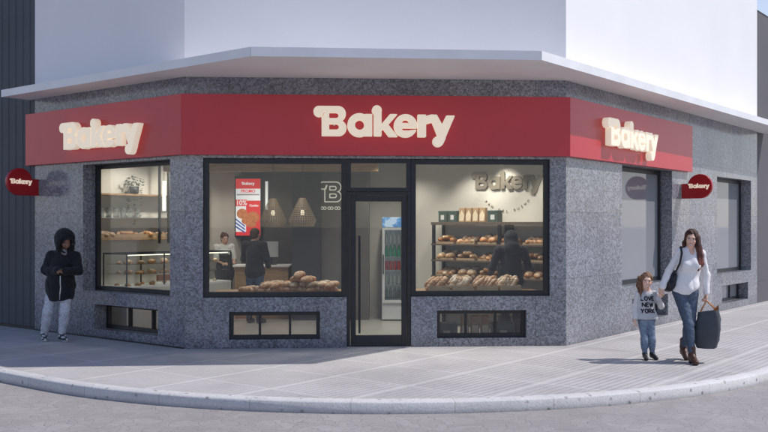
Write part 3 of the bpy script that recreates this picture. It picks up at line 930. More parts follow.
def ribbon_text(lines, glyphs, size, target, ydir, cx, z0, lead, thick, name):
    """Hand-drawn strokes laid on a garment's front: each stroke a flat ribbon pressed on to the cloth."""
    bm = bmesh.new(); bm.from_mesh(target); bv = BVHTree.FromBMesh(bm)
    mb = MB()
    for li, word in enumerate(lines):
        wd = sum(glyphs[c][0] for c in word) + 0.22 * (len(word) - 1)
        x = -wd / 2
        for c in word:
            gw, strokes = glyphs[c]
            for st in strokes:
                P = []
                for i in range(len(st) - 1):
                    a, b = np.array(st[i]), np.array(st[i + 1]); n = max(2, int(np.linalg.norm(b - a) / 0.12))
                    P += [a + (b - a) * k / n for k in range(n + (i == len(st) - 2))]
                P = np.array(P); pts = []
                for q in P:
                    pts.append((cx + (x + q[0]) * size, z0 - li * lead + (q[1]) * size))
                L, Rr = [], []
                for i in range(len(pts)):
                    a, b = np.array(pts[max(i - 1, 0)]), np.array(pts[min(i + 1, len(pts) - 1)])
                    t = (b - a) / max(np.linalg.norm(b - a), 1e-9); nn = np.array([-t[1], t[0]]) * thick / 2
                    for lst, sg in ((L, 1), (Rr, -1)):
                        w = np.array(pts[i]) + nn * sg
                        hit = bv.ray_cast(Vector((w[0], -1.0, w[1])), Vector((0, 1, 0)))
                        y = hit[0].y - 0.0025 if hit[0] is not None else 0
                        lst.append((w[0], y, w[1]))
                n = len(L)
                mb.add(L + Rr, [(i, i + 1, n + i + 1, n + i) for i in range(n - 1)])
            x += gw + 0.22
    bm.free()
    return mb.mesh(name)
# ------------------------------------------------------------------ world, sun, camera
SUN_EL, SUN_AZ = 53.0, 1.5          # sun stands to the right (+x)
w = bpy.data.worlds.new("World"); sc.world = w; w.use_nodes = True
nt = w.node_tree
sky = nt.nodes.new('ShaderNodeTexSky'); sky.sky_type = 'NISHITA'; sky.sun_disc = False
sky.sun_elevation = R_(SUN_EL); sky.sun_rotation = R_(90 - SUN_AZ)
sky.air_density = 1.0; sky.dust_density = 0.5; sky.ozone_density = 1.0
bg = nt.nodes['Background']; 
wt = nt.nodes.new('ShaderNodeTexCoord'); wsx = nt.nodes.new('ShaderNodeSeparateXYZ'); nt.links.new(wt.outputs['Generated'], wsx.inputs[0])
haze = nt.nodes.new('ShaderNodeMapRange'); haze.interpolation_type = 'SMOOTHSTEP'   # pale summer haze low in the sky
for i_, v_ in ((1, 0.02), (2, 0.42), (3, 0.72), (4, 0.0)): haze.inputs[i_].default_value = v_
nt.links.new(wsx.outputs[2], haze.inputs[0])
skc = mix_c(nt, 1.0, sky.outputs[0], (1.0, 0.985, 1.07), 'MULTIPLY')
nt.links.new(mix_c(nt, haze.outputs[0], skc, (4.9, 4.85, 4.85)), bg.inputs[0]); bg.inputs[1].default_value = 0.162
sd = bpy.data.lights.new('sun', 'SUN'); sd.energy = 4.0; sd.angle = R_(0.6); sd.color = (1.0, 0.955, 0.90)
so = bpy.data.objects.new('sun', sd); col.objects.link(so)
dirv = Vector((math.cos(R_(SUN_EL)) * math.cos(R_(SUN_AZ)), math.cos(R_(SUN_EL)) * math.sin(R_(SUN_AZ)), math.sin(R_(SUN_EL))))
so.rotation_euler = dirv.to_track_quat('Z', 'Y').to_euler(); so.location = (30, 10, 40)
cd = bpy.data.cameras.new('camera'); cam = bpy.data.objects.new('camera', cd); col.objects.link(cam)
cam.location = (0, 0, 1.73); cam.rotation_euler = (R_(90), 0, 0)
cd.sensor_width = 36; cd.lens = 920 * 36 / 768; cd.shift_y = 9 / 768; cd.clip_end = 2000
sc.camera = cam
sc.view_settings.view_transform = 'Standard'; sc.view_settings.look = 'None'; sc.view_settings.exposure = 0
sc.cycles.use_denoising = True; sc.cycles.max_bounces = 8; sc.cycles.transparent_max_bounces = 16
sc.cycles.sample_clamp_indirect = 6.0

# ------------------------------------------------------------------ plan of the corner
FL = V2((-2.784, 12.84)); FRc = V2((2.609, 13.186))
dF = (FRc - FL) / np.linalg.norm(FRc - FL); dL = V2((-0.78888, 0.61454)); dR = V2((0.61790, 0.78626))
oF = V2((dF[1], -dF[0])); oL = V2((-0.61454, -0.78888)); oR = V2((0.78626, -0.61790))
F = Frame(FL, dF, oF); L = Frame(FL, dL, oL); R = Frame(FRc, dR, oR)
F_LEN, L_END, R_END = 5.404, 3.754, 9.152
TH = 0.26
p2 = lambda fr, t, n: tuple(fr.P + fr.D * t + fr.N * n)

# ------------------------------------------------------------------ ground
KC = V2((0.05, 15.3)); KR = 6.33
def kerb_line(r, far=60.0, n=72):
    a0 = math.atan2(oL[1], oL[0]); a1 = math.atan2(oR[1], oR[0])
    if a0 > 0: a0 -= 2 * math.pi
    pts = []
    tl = KC + oL * r; tr = KC + oR * r
    pts += [tuple(tl + dL * far), tuple(tl + dL * 12), tuple(tl + dL * 4)]
    for i in range(n + 1):
        a = a0 + (a1 - a0) * i / n
        pts.append((KC[0] + r * math.cos(a), KC[1] + r * math.sin(a)))
    pts += [tuple(tr + dR * 4), tuple(tr + dR * 12), tuple(tr + dR * far)]
    return pts
road = MB(); road.add([(-600, -600, -0.115), (600, -600, -0.115), (600, 600, -0.115), (-600, 600, -0.115)], [(0, 1, 2, 3)])
tag(road.build('road', M['road']), kind='structure')
outer, inner = kerb_line(KR), kerb_line(KR - 0.17)
kb = MB(); n = len(outer); e = 0.016
mid = kerb_line(KR - e)
vs = []
for ring, z in ((outer, -0.115), (outer, 0.004 - e), (mid, 0.004), (inner, 0.004), (inner, -0.1)):
    vs += [(x, y, z) for x, y in ring]
fs = [(k * n + i, k * n + i + 1, (k + 1) * n + i + 1, (k + 1) * n + i) for k in range(4) for i in range(n - 1)]
kb.add(vs, fs)
ko = kb.build('kerb', M['kerb'], smooth=False); auto_smooth(ko, 50); tag(ko, kind='structure')
sw = MB(); sp = [(x, y) for x, y in inner]
back = [p2(R, 60, -0.3), p2(R, 0, -0.2), p2(L, 0, -0.2), p2(L, 60, -0.3)]
sw.add([(x, y, 0.0) for x, y in sp + back], [tuple(range(len(sp) + 4))])
me = sw.mesh('sidewalk'); bm = bmesh.new(); bm.from_mesh(me); bmesh.ops.triangulate(bm, faces=bm.faces); bm.to_mesh(me); bm.free()
tag(link_mesh('sidewalk', me, M['paving']), kind='structure')

# ------------------------------------------------------------------ bakery building
bld = empty('bakery_building', (0, 14, 0), 0, 'speckled grey granite corner shop with white canopy and plain white upper storey', 'building')
for_b = lambda o: o
def own(o, par=bld):
    """parent keeping the world place (the parts are modelled in world metres)"""
    o.parent = par
    o.matrix_parent_inverse = par.matrix_basis.inverted() if par.parent is None else (par.parent.matrix_basis @ par.matrix_basis).inverted()
    return o
def bmbuild(mb, name, mat, par=bld, **k):
    return own(mb.build(name, mat, None, **k), par)

def wall(name, fr, t0, t1, z0, z1, holes, th=TH, mat='granite'):
    ts = sorted({t0, t1} | {h[0] for h in holes} | {h[1] for h in holes})
    zs = sorted({z0, z1} | {h[2] for h in holes} | {h[3] for h in holes})
    def solid_(i, j):
        if i < 0 or j < 0 or i >= len(ts) - 1 or j >= len(zs) - 1: return None
        tc, zc = (ts[i] + ts[i + 1]) / 2, (zs[j] + zs[j + 1]) / 2
        return not any(h[0] < tc < h[1] and h[2] < zc < h[3] for h in holes)
    quads, uv = [], []
    def q(pts, uvs):
        quads.append([fr.pt(*p) for p in pts]); uv.append(uvs)
    for i in range(len(ts) - 1):
        for j in range(len(zs) - 1):
            if not solid_(i, j): continue
            a, b, c, d = ts[i], ts[i + 1], zs[j], zs[j + 1]
            q([(a, 0, c), (b, 0, c), (b, 0, d), (a, 0, d)], [(a, c), (b, c), (b, d), (a, d)])
            q([(a, -th, c), (a, -th, d), (b, -th, d), (b, -th, c)], [(a, c), (a, d), (b, d), (b, c)])
            for (ii, jj, p, u) in ((i - 1, j, (a, a, c, d), 0), (i + 1, j, (b, b, c, d), 0), (i, j - 1, (a, b, c, c), 1), (i, j + 1, (a, b, d, d), 1)):
                if solid_(ii, jj) is not True:
                    if u == 0: q([(p[0], 0, c), (p[0], -th, c), (p[0], -th, d), (p[0], 0, d)], [(p[0], c), (p[0] + .25, c), (p[0] + .25, d), (p[0], d)])
                    else: q([(a, 0, p[2]), (b, 0, p[2]), (b, -th, p[2]), (a, -th, p[2])], [(a, p[2]), (b, p[2]), (b, p[2] + .2), (a, p[2] + .2)])
    me = bpy.data.meshes.new(name)
    vs = [v for qd in quads for v in qd]
    me.from_pydata(vs, [], [tuple(range(4 * k, 4 * k + 4)) for k in range(len(quads))])
    ul = me.uv_layers.new(name='UVMap')
    ul.data.foreach_set('uv', [c for u in uv for p in u for c in p])
    return own(link_mesh(name, me, M[mat]))

ZW = 3.805
winL, door, winR = (0.255, 2.262, 0.714, 2.67), (2.262, 3.174, -0.02, 2.67), (3.174, 5.172, 0.714, 2.67)
ventA, ventB = (0.616, 1.887, 0.124, 0.512), (3.544, 4.831, 0.120, 0.515)
lw, lv = (0.313, 2.41, 0.715, 2.665), (0.58, 2.122, 0.138, 0.515)
r1, r2, rv1, rv2 = (1.936, 4.087, 0.745, 2.695), (6.493, 8.715, 0.75, 2.695), (2.35, 3.897, 0.14, 0.52), (6.796, 8.502, 0.14, 0.50)
wall('wall', F, 0, F_LEN, -0.02, ZW, [winL, door, winR, ventA, ventB])
wall('wall', L, 0, L_END, -0.02, ZW, [lw, lv])
wall('wall', R, 0, R_END, -0.02, ZW, [r1, r2, rv1, rv2])
sk = MB()   # dark strip standing in for the shadow gap between granite and pavement
sk.fbox(L, 0.02, L_END, 0.0, 0.012, 0.0, 0.022)
bmbuild(sk, 'base_shadow_strip', M['black'])

# canopy slab round the corner
cL = (-1.63, 11.27); cR = (1.97, 11.54)
cpoly = [p2(L, 3.93, 0.48), cL, cR, p2(R, 9.75, 0.58), p2(R, 9.75, -0.2), p2(R, 0, -0.4), p2(L, 0, -0.4), p2(L, 3.93, -0.2)]
# keep the long edges parallel to their walls
cb = MB(); cb.prism(cpoly, 3.80, 3.905)
canopy = bmbuild(cb, 'canopy', M['soffit'], bevel=0.006)
# drip edge band, proud of the slab, in cleaner white
eb = MB()
edge = cpoly[:4]
for i in range(3):
    a, b = V2(edge[i]), V2(edge[i + 1]); d = (b - a) / np.linalg.norm(b - a); nn = V2((d[1], -d[0]))
    fr = Frame(a, d, nn); eb.fbox(fr, 0, np.linalg.norm(b - a), 0.0, 0.012, 3.797, 3.912)
bmbuild(eb, 'canopy_edge', M['canopy'])
# upper storey, set on the canopy, in the plane of the walls
up = MB(); up.prism([p2(L, L_END, 0), p2(L, 0, 0), p2(R, 0, 0), p2(R, R_END, 0), p2(R, R_END, -4), p2(L, L_END, -4)], 3.90, 7.6)
bmbuild(up, 'upper_storey', M['stucco'])

# inner shell: floor, ceiling, walls
fl = MB(); plan = [p2(L, L_END - 0.01, -TH), p2(L, 0, -0.1), p2(R, 0, -0.1), p2(R, R_END - 0.1, -TH), (1.5, 22), (-4, 21)]
fl.add([(x, y, 0.006) for x, y in plan], [tuple(range(6))])
bmbuild(fl, 'floor', M['floor_in'])
ce = MB(); ce.prism(plan, 2.92, 3.0); bmbuild(ce, 'ceiling', M['ceil'])

def win(name, fr, h, depth, bar=0.06, mull=(), pane='glass', fd=0.07, sill=None):
    """A glazed opening: dark metal frame with mullions, and its pane."""
    t0, t1, z0, z1 = h
    f = MB(); n0, n1 = -depth - fd, -depth
    f.fbox(fr, t0 + .002, t0 + bar, n0, n1, z0 + .002, z1 - .002); f.fbox(fr, t1 - bar, t1 - .002, n0, n1, z0 + .002, z1 - .002)
    f.fbox(fr, t0 + bar, t1 - bar, n0, n1, z1 - bar, z1 - .002); f.fbox(fr, t0 + bar, t1 - bar, n0, n1, z0 + .002, z0 + bar)
    for m in mull: f.fbox(fr, m - 0.016, m + 0.016, n0, n1 - 0.004, z0 + bar, z1 - bar)
    o = bmbuild(f, name, M['black'], bevel=0.003)
    p = MB(); nm = (n0 + n1) / 2
    p.fbox(fr, t0 + bar - .01, t1 - bar + .01, nm - .004, nm + .004, z0 + bar - .01, z1 - bar + .01)
    po = p.build('pane', M[pane], None)
    po.parent = o; po.matrix_parent_inverse = (bld.matrix_basis @ o.matrix_parent_inverse @ o.matrix_basis).inverted()
    return o
def sub(o, par):
    """second-level child (its parent is a building part modelled in place)"""
    o.parent = par; o.matrix_parent_inverse = (bld.matrix_basis @ par.matrix_parent_inverse @ par.matrix_basis).inverted()
    return o
win('shop_window', F, winL, 0.04, 0.075); win('shop_window', F, winR, 0.06, 0.075)
wl_ = win('shop_window', L, lw, 0.22, 0.06)
for h in (r1, r2): win('shop_window', R, h, 0.21, 0.07, pane='frosted')
def thirds(h): return [h[0] + (h[1] - h[0]) * k / 3 for k in (1, 2)]
win('basement_window', F, ventA, 0.05, 0.055, thirds(ventA), pane='smoked'); win('basement_window', F, ventB, 0.09, 0.055, thirds(ventB), pane='smoked')
win('basement_window', L, lv, 0.22, 0.05, [lv[0] + 0.42, lv[0] + 0.98], pane='smoked')
win('basement_window', R, rv1, 0.2, 0.05, thirds(rv1), pane='frosted'); win('basement_window', R, rv2, 0.2, 0.05, thirds(rv2), pane='frosted')
# transom light over the door, then the door itself
win('transom_window', F, (2.262, 3.174, 2.20, 2.67), 0.04, 0.06)
d0, d1 = 2.262, 3.174
jm = MB()
jm.fbox(F, d0 + .002, d0 + .05, -.12, -.03, 0.0, 2.198); jm.fbox(F, d1 - .05, d1 - .002, -.12, -.03, 0.0, 2.198)
jm.fbox(F, d0 + .05, d1 - .05, -.12, -.03, 2.15, 2.198)
bmbuild(jm, 'door_frame', M['black'], bevel=0.003)
df = MB(); a, b = d0 + .056, d1 - .056
df.fbox(F, a, a + .075, -.10, -.05, 0.012, 2.144); df.fbox(F, b - .075, b, -.10, -.05, 0.012, 2.144)
df.fbox(F, a + .075, b - .075, -.10, -.05, 2.065, 2.144); df.fbox(F, a + .075, b - .075, -.10, -.05, 0.012, 0.165)
do = bmbuild(df, 'door', M['black'], bevel=0.004)
pn = MB(); pn.fbox(F, a + .07, b - .07, -.079, -.071, .16, 2.07); sub(pn.build('pane', M['glass']), do)
hd = MB(); hx = a + .125
hd.tube([F.pt(hx, .0, .20), F.pt(hx, .0, 1.58)], 0.0155, 12); 
for z in (.33, 1.45): hd.tube([F.pt(hx, -.075, z), F.pt(hx, .0, z)], 0.009, 8)
sub(auto_smooth(hd.build('handle', M['black'])), do)
lk = MB(); lk.fbox(F, a + .012, a + .05, -.05, -.042, 1.0, 1.14); sub(lk.build('lock', M['black']), do)
th_ = MB(); th_.fbox(F, d0 + .003, d1 - .003, -.2, .01, -0.02, 0.010); bmbuild(th_, 'threshold', M['steel'])

# inner walls: shelf wall (left), back wall, column, taupe wall, wall with letters
IL = Frame((-5.42, 15.17), (0.61454, 0.78888), (0.78888, -0.61454))     # runs inwards from the left street wall
IR_S = V2((0.81, 15.9)); IR_D = -dL
IR = Frame(IR_S + 0.38 * V2((0.61454, 0.78888)), IR_D, V2((-0.61454, -0.78888)))  # letter wall; t runs to the right
iw = MB(); iw.fbox(IL, -0.1, 4.6, -0.1, 0, 0.0, 2.92); bmbuild(iw, 'interior_wall', M['white_pl'])
iw = MB(); iw.box(-3.6, -1.5, 18.45, 18.6, 0, 2.92); bmbuild(iw, 'interior_wall', M['taupe'])
iw = MB(); iw.box(-1.66, -1.14, 16.62, 18.45, 0, 2.92); bmbuild(iw, 'interior_column', M['dark_col'], bevel=0.01)
iw = MB(); iw.box(-1.137, -0.27, 16.7, 17.25, 0, 2.92); bmbuild(iw, 'interior_wall', M['taupe'])
iw = MB(); iw.box(-0.5, 0.9, 17.28, 17.4, 0, 2.92); bmbuild(iw, 'interior_wall', M['beige_pl'])
iw = MB(); iw.fbox(IR, -0.60, 2.90, -0.12, 0, 0, 2.92); bmbuild(iw, 'interior_wall', M['white_pl'])
iw = MB(); iw.fbox(IR, -0.72, -0.601, -0.7, 0.0, 0, 2.92); bmbuild(iw, 'interior_wall', M['beige_pl'])
bk = MB(); bk.box(-3.9, -0.1, 16.25, 16.45, 2.68, 2.92); bmbuild(bk, 'ceiling_bulkhead', M['wood'])
# low partition that closes the light off behind the frosted glass on the right
iw = MB(); iw.fbox(R, 1.75, 9.0, -1.3, -1.2, 0, 2.92); bmbuild(iw, 'interior_wall', M['beige_pl'])

# ------------------------------------------------------------------ red fascias with the name, and blade signs
def mitre(fr, t0, t1, e, z0, z1, tag_):
    pass
E_ = 0.085
pF = MB()
aL = math.tan(R_((180 - 142.08 + 3.675) / 2)) * E_; aR = math.tan(R_((51.84 - 3.675) / 2)) * E_
ZF0, ZF1 = 2.708, 3.552
def fascia(fr, t0, t1, o0, o1):
    """panel whose front edge is mitred by o0/o1 at its ends"""
    m = MB()
    pts = [fr.pt(t0, 0.002, ZF0)[:2], fr.pt(t1, 0.002, ZF0)[:2], fr.pt(t1 + o1, E_, ZF0)[:2], fr.pt(t0 - o0, E_, ZF0)[:2]]
    m.prism(pts, ZF0, ZF1)
    return m
def fascia_sign(fr, t0, t1, o0, o1, label, tl, flip, zc=3.12):
    r = empty('fascia_sign', fr.pt((t0 + t1) / 2, 0, ZF0), 0, label, 'shop sign', 'red shop name boards round the corner')
    o = fascia(fr, t0, t1, o0, o1).build('panel', M['red'], None, bevel=0.002)
    o.parent = r; o.matrix_parent_inverse = Matrix.Translation(r.location).inverted()
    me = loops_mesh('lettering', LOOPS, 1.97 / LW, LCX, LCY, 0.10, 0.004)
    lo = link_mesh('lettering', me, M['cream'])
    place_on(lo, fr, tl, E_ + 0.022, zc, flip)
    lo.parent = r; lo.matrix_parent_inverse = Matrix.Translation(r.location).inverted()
    for dx in (-0.7, -0.25, 0.25, 0.7):
        sm = MB(); sm.fbox(fr, tl + dx - .01, tl + dx + .01, E_ - .002, E_ + 0.03, zc - .02, zc + .02)
        s_ = sm.build('standoff', M['steel']); s_.parent = r; s_.matrix_parent_inverse = Matrix.Translation(r.location).inverted()
    return r
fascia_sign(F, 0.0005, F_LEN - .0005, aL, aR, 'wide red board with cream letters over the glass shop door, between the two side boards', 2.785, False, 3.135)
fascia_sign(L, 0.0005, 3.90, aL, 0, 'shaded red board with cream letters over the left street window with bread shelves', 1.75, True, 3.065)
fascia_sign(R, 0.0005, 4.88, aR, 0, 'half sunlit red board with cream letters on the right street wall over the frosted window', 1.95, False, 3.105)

def blade(fr, t, label, flip):
    """double-faced disc with a tab, on a bracket square to the wall; a = outwards, z up"""
    r = empty('blade_sign', fr.pt(t, 0, 2.35), 0, label, 'sign', 'round red signs jutting from the street walls')
    inv = Matrix.Translation(r.location).inverted()
    g = Logo(-60, 640, -260, 260, 4)
    g.add(g.circ((352, 0), 212)); g.add(g.box(30, 352, -45, 212))
    me = loops_mesh('panel', g.loops(), 0.001, 0, 0, 0.075, 0.006)
    pl = link_mesh('panel', me, M['red2'])
    # outward direction of the wall is the panel's own x (mirrored when the disc points left)
    if flip:
        me.transform(Matrix.Scale(-1, 4, (1, 0, 0))); me.flip_normals()
        d = -fr.N
    else: d = fr.N
    pl.location = fr.pt(t, 0, 2.425); pl.rotation_euler = (0, 0, math.atan2(d[1], d[0]))
    pl.location = Vector(pl.location) + Matrix.Rotation(pl.rotation_euler[2], 3, 'Z') @ Vector((0, 0.0375, 0))
    pl.parent = r; pl.matrix_parent_inverse = inv
    ml = loops_mesh('lettering', LOOPS, 0.385 / LW, LCX, LCY, 0.012, 0.0)
    lo = link_mesh('lettering', ml, M['cream'])
    Rz = Matrix.Rotation(pl.rotation_euler[2], 3, 'Z')
    lo.location = Vector(fr.pt(t, 0, 2.425)) + Rz @ Vector((-0.34 if flip else 0.34, -0.039, 0)); lo.rotation_euler = pl.rotation_euler
    lo.parent = r; lo.matrix_parent_inverse = inv
    lb = link_mesh('lettering', ml, M['cream'])
    lb.location = Vector(fr.pt(t, 0, 2.425)) + Rz @ Vector((-0.34 if flip else 0.34, 0.039, 0)); lb.rotation_euler = (0, 0, pl.rotation_euler[2] + math.pi)
    lb.parent = r; lb.matrix_parent_inverse = inv
    br = MB(); br.fbox(fr, t - .03, t + .03, 0.001, .012, 2.20, 2.47); br.fbox(fr, t - .018, t + .018, .012, .04, 2.23, 2.45)
    b = br.build('bracket', M['steel']); b.parent = r; b.matrix_parent_inverse = inv
    return r
blade(L, 3.64, 'shaded round red sign jutting from the left street wall beside the dark ribbed cladding', True)
blade(R, 4.52, 'sunlit round red sign jutting from the right street wall above the woman', False)

# ------------------------------------------------------------------ neighbours
nb = empty('neighbour_building', L.pt(6, 0, 0), 0, 'tall building clad in blue-grey vertical ribbed metal at the left edge', 'building')
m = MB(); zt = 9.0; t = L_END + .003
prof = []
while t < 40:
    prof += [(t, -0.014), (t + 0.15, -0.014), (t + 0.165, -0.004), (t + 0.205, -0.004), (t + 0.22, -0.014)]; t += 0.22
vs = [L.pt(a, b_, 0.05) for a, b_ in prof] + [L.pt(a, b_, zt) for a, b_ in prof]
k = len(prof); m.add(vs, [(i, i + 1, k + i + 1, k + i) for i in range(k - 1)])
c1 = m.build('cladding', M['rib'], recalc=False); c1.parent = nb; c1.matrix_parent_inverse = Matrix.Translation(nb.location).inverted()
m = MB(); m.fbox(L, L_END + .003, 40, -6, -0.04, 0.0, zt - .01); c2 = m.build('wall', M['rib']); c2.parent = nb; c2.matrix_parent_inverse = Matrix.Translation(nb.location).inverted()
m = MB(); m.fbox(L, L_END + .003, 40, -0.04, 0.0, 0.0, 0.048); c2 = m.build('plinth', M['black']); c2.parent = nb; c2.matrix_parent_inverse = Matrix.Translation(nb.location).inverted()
nb = empty('neighbour_building', R.pt(13, 0, 0), 0, 'plain dark grey rendered building at the right edge beyond the granite wall', 'building')
inv = Matrix.Translation(nb.location).inverted()
m = MB(); m.fbox(R, R_END + .004, 45, -8, -0.03, 0, 6.5); c1 = m.build('wall', M['zinc']); c1.parent = nb; c1.matrix_parent_inverse = inv
m = MB(); m.fbox(R, R_END + .004, 45, -8, -0.02, 6.5, 6.52); c1 = m.build('coping', M['zinc']); c1.parent = nb; c1.matrix_parent_inverse = inv
m = MB(); m.fbox(R, R_END + .004, 45, -0.03, 0.0, 0, 0.45); c1 = m.build('plinth', M['zinc']); c1.parent = nb; c1.matrix_parent_inverse = inv
# ------------------------------------------------------------------ inside the shop
def kid(o, par, name=None):
    """part modelled in world metres under an Empty with no rotation"""
    o.parent = par; o.matrix_parent_inverse = Matrix.Translation(par.location).inverted()
    return o
def kid2(o, par):
    o.parent = par; o.matrix_parent_inverse = (par.parent.matrix_basis @ par.matrix_parent_inverse @ par.matrix_basis).inverted()
    return o

# bread --------------------------------------------------------------
def bread_mat(name, crust, pale, flour):
    m, nt, b = new_mat(name)
    at = N(nt, 'ShaderNodeAttribute', attribute_name='Col')
    tc = N(nt, 'ShaderNodeTexCoord'); oi = N(nt, 'ShaderNodeObjectInfo')
    no = N(nt, 'ShaderNodeTexNoise', Scale=14.0, Detail=5.0)
    va = N(nt, 'ShaderNodeVectorMath'); va.operation = 'ADD'
    nt.links.new(tc.outputs['Object'], va.inputs[0]); nt.links.new(oi.outputs['Random'], va.inputs[1])
    nt.links.new(va.outputs[0], no.inputs['Vector'])
    sep = N(nt, 'ShaderNodeSeparateColor'); nt.links.new(at.outputs['Color'], sep.inputs[0])
    c = ramp(nt, no.outputs[0], [(0.32, tuple(x * 0.62 for x in crust)), (0.55, crust), (0.72, tuple(min(1, x * 1.5) for x in crust))])
    c = mix_c(nt, sep.outputs[0], c, pale)
    fl_ = math_n(nt, 'MULTIPLY', sep.outputs[1], ramp(nt, no.outputs[0], [(0.40, 0.0), (0.62, 1.0)]))
    c = mix_c(nt, math_n(nt, 'MULTIPLY', fl_, flour), c, (0.78, 0.72, 0.62))
    k = math_n(nt, 'ADD', 0.72, math_n(nt, 'MULTIPLY', oi.outputs['Random'], 0.5))
    c = mix_c(nt, 1.0, c, k, 'MULTIPLY')
    nt.links.new(c, b.inputs['Base Color']); b.inputs['Roughness'].default_value = 0.55
    bp = N(nt, 'ShaderNodeBump', Strength=0.5, Distance=0.006)
    nt.links.new(no.outputs[0], bp.inputs['Height']); nt.links.new(bp.outputs[0], b.inputs['Normal'])
    return m
M['loaf'] = bread_mat('baked_crust', (0.54, 0.225, 0.072), (0.84, 0.60, 0.35), 0.5)
M['loaf_f'] = bread_mat('floured_crust', (0.56, 0.30, 0.125), (0.84, 0.68, 0.47), 0.9)

def loaf_mesh(name, Lh, Rw, Rh, slashes, pw=0.42, bend=0.0, nu=26, nv=18):
    vs, cs, fs = [], [], []
    for i in range(nu + 1):
        u = -1 + 2 * i / nu; uu = math.sin(u * math.pi / 2)
        pr = max(0.0, 1 - uu * uu) ** pw
        for j in range(nv):
            a = 2 * math.pi * j / nv
            cy, cz = math.cos(a), math.sin(a)
            z = cz * Rh * pr; y = cy * Rw * pr
            if z < -0.45 * Rh: z = -0.45 * Rh + (z + 0.45 * Rh) * 0.15
            g = 0.0
            if cz > 0.1 and slashes:
                s = (uu * slashes + cy * 0.55 + 100.5) % 1.0
                g = max(0, 1 - abs(s - 0.5) / 0.20) * min(1, (cz - 0.1) * 2.5)
                if abs(uu) > 0.86: g = 0
                z += 0.10 * Rh * (g - 0.4)
            x = uu * Lh
            y += bend * (uu * uu) * Lh
            vs.append((x, y, z + 0.45 * Rh)); cs.append((g, max(0, cz), 0, 1))
    for i in range(nu):
        for j in range(nv):
            j2 = (j + 1) % nv
            fs.append((i * nv + j, i * nv + j2, (i + 1) * nv + j2, (i + 1) * nv + j))
    me = bpy.data.meshes.new(name); me.from_pydata(vs, [], fs)
    a = me.color_attributes.new('Col', 'FLOAT_COLOR', 'POINT'); a.data.foreach_set('color', [x for c in cs for x in c])
    me.polygons.foreach_set('use_smooth', [True] * len(me.polygons))
    bm = bmesh.new(); bm.from_mesh(me); bmesh.ops.remove_doubles(bm, verts=bm.verts, dist=1e-5); bmesh.ops.recalc_face_normals(bm, faces=bm.faces); bm.to_mesh(me); bm.free()
    return me
LM = {'batard': loaf_mesh('loaf', 0.155, 0.060, 0.058, 2.1), 'boule': loaf_mesh('loaf', 0.085, 0.080, 0.062, 1.4, 0.5),
      'roll': loaf_mesh('roll', 0.062, 0.045, 0.040, 1.0, 0.5), 'baguette': loaf_mesh('baguette', 0.28, 0.038, 0.036, 3.2, 0.25),
      'croissant': loaf_mesh('croissant', 0.085, 0.036, 0.036, 4.2, 0.8, 0.45), 'tin': loaf_mesh('loaf', 0.145, 0.062, 0.072, 1.3, 0.25)}
def bread(kind, loc, rot_, label, cat, group, mat='loaf', s=1.0):
    o = bpy.data.objects.new({'batard': 'bread_loaf', 'boule': 'round_loaf', 'roll': 'bread_roll', 'baguette': 'baguette', 'croissant': 'croissant', 'tin': 'bread_loaf'}[kind], LM[kind])
    if not LM[kind].materials: LM[kind].materials.append(M[mat])
    col.objects.link(o); o.location = loc; o.rotation_euler = rot_; o.scale = (s, s, s)
    o.material_slots[0].link = 'OBJECT'; o.material_slots[0].material = M[mat]
    return tag(o, label, cat, group)
U = random.uniform

# display decks behind the two front windows
def deck(t0, t1, lab):
    r = empty('window_deck', F.pt((t0 + t1) / 2, -0.55, 0), 0, lab, 'shelf')
    m = MB(); m.fbox(F, t0, t1, -0.92, -0.30, 0.735, 0.765); kid(m.build('board', M['wood'], bevel=0.004), r)
    for q in (t0 + .04, t1 - .09):
        for nn in (-0.90, -0.37):
            m = MB(); m.fbox(F, q, q + .05, nn, nn + .05, 0.006, 0.735); kid(m.build('leg', M['black']), r)
    return r
deck(0.35, 2.2, 'oak display deck behind the left front window under the heap of loaves')
deck(3.26, 5.1, 'oak display deck behind the right front window under the slanted loaves')
ZD = 0.765
# heap on the left: three layers building up to two peaks
def heap_h(t):
    return 0.20 * math.exp(-((t - 1.62) / 0.20) ** 2) + 0.13 * math.exp(-((t - 2.02) / 0.12) ** 2) + 0.07 * math.exp(-((t - 1.15) / 0.3) ** 2)
for layer in range(4):
    t = 0.82 + layer * 0.03
    while t < 2.14:
        for nn in (-0.44, -0.66):
            zz = ZD + layer * 0.072
            if layer == 0 or heap_h(t) > layer * 0.058:
                bread('batard', F.pt(t, nn + U(-.03, .03) + 0.02 * layer, zz - 0.003), (U(-.12, .12), U(-.18, .18), U(-.9, .9) + 0.4), 'crusty slashed loaf in the heap behind the left front window', 'bread',
                      'loaves heaped behind the left front window', 'loaf' if random.random() < .75 else 'loaf_f', U(.82, 1.0))
        t += 0.135
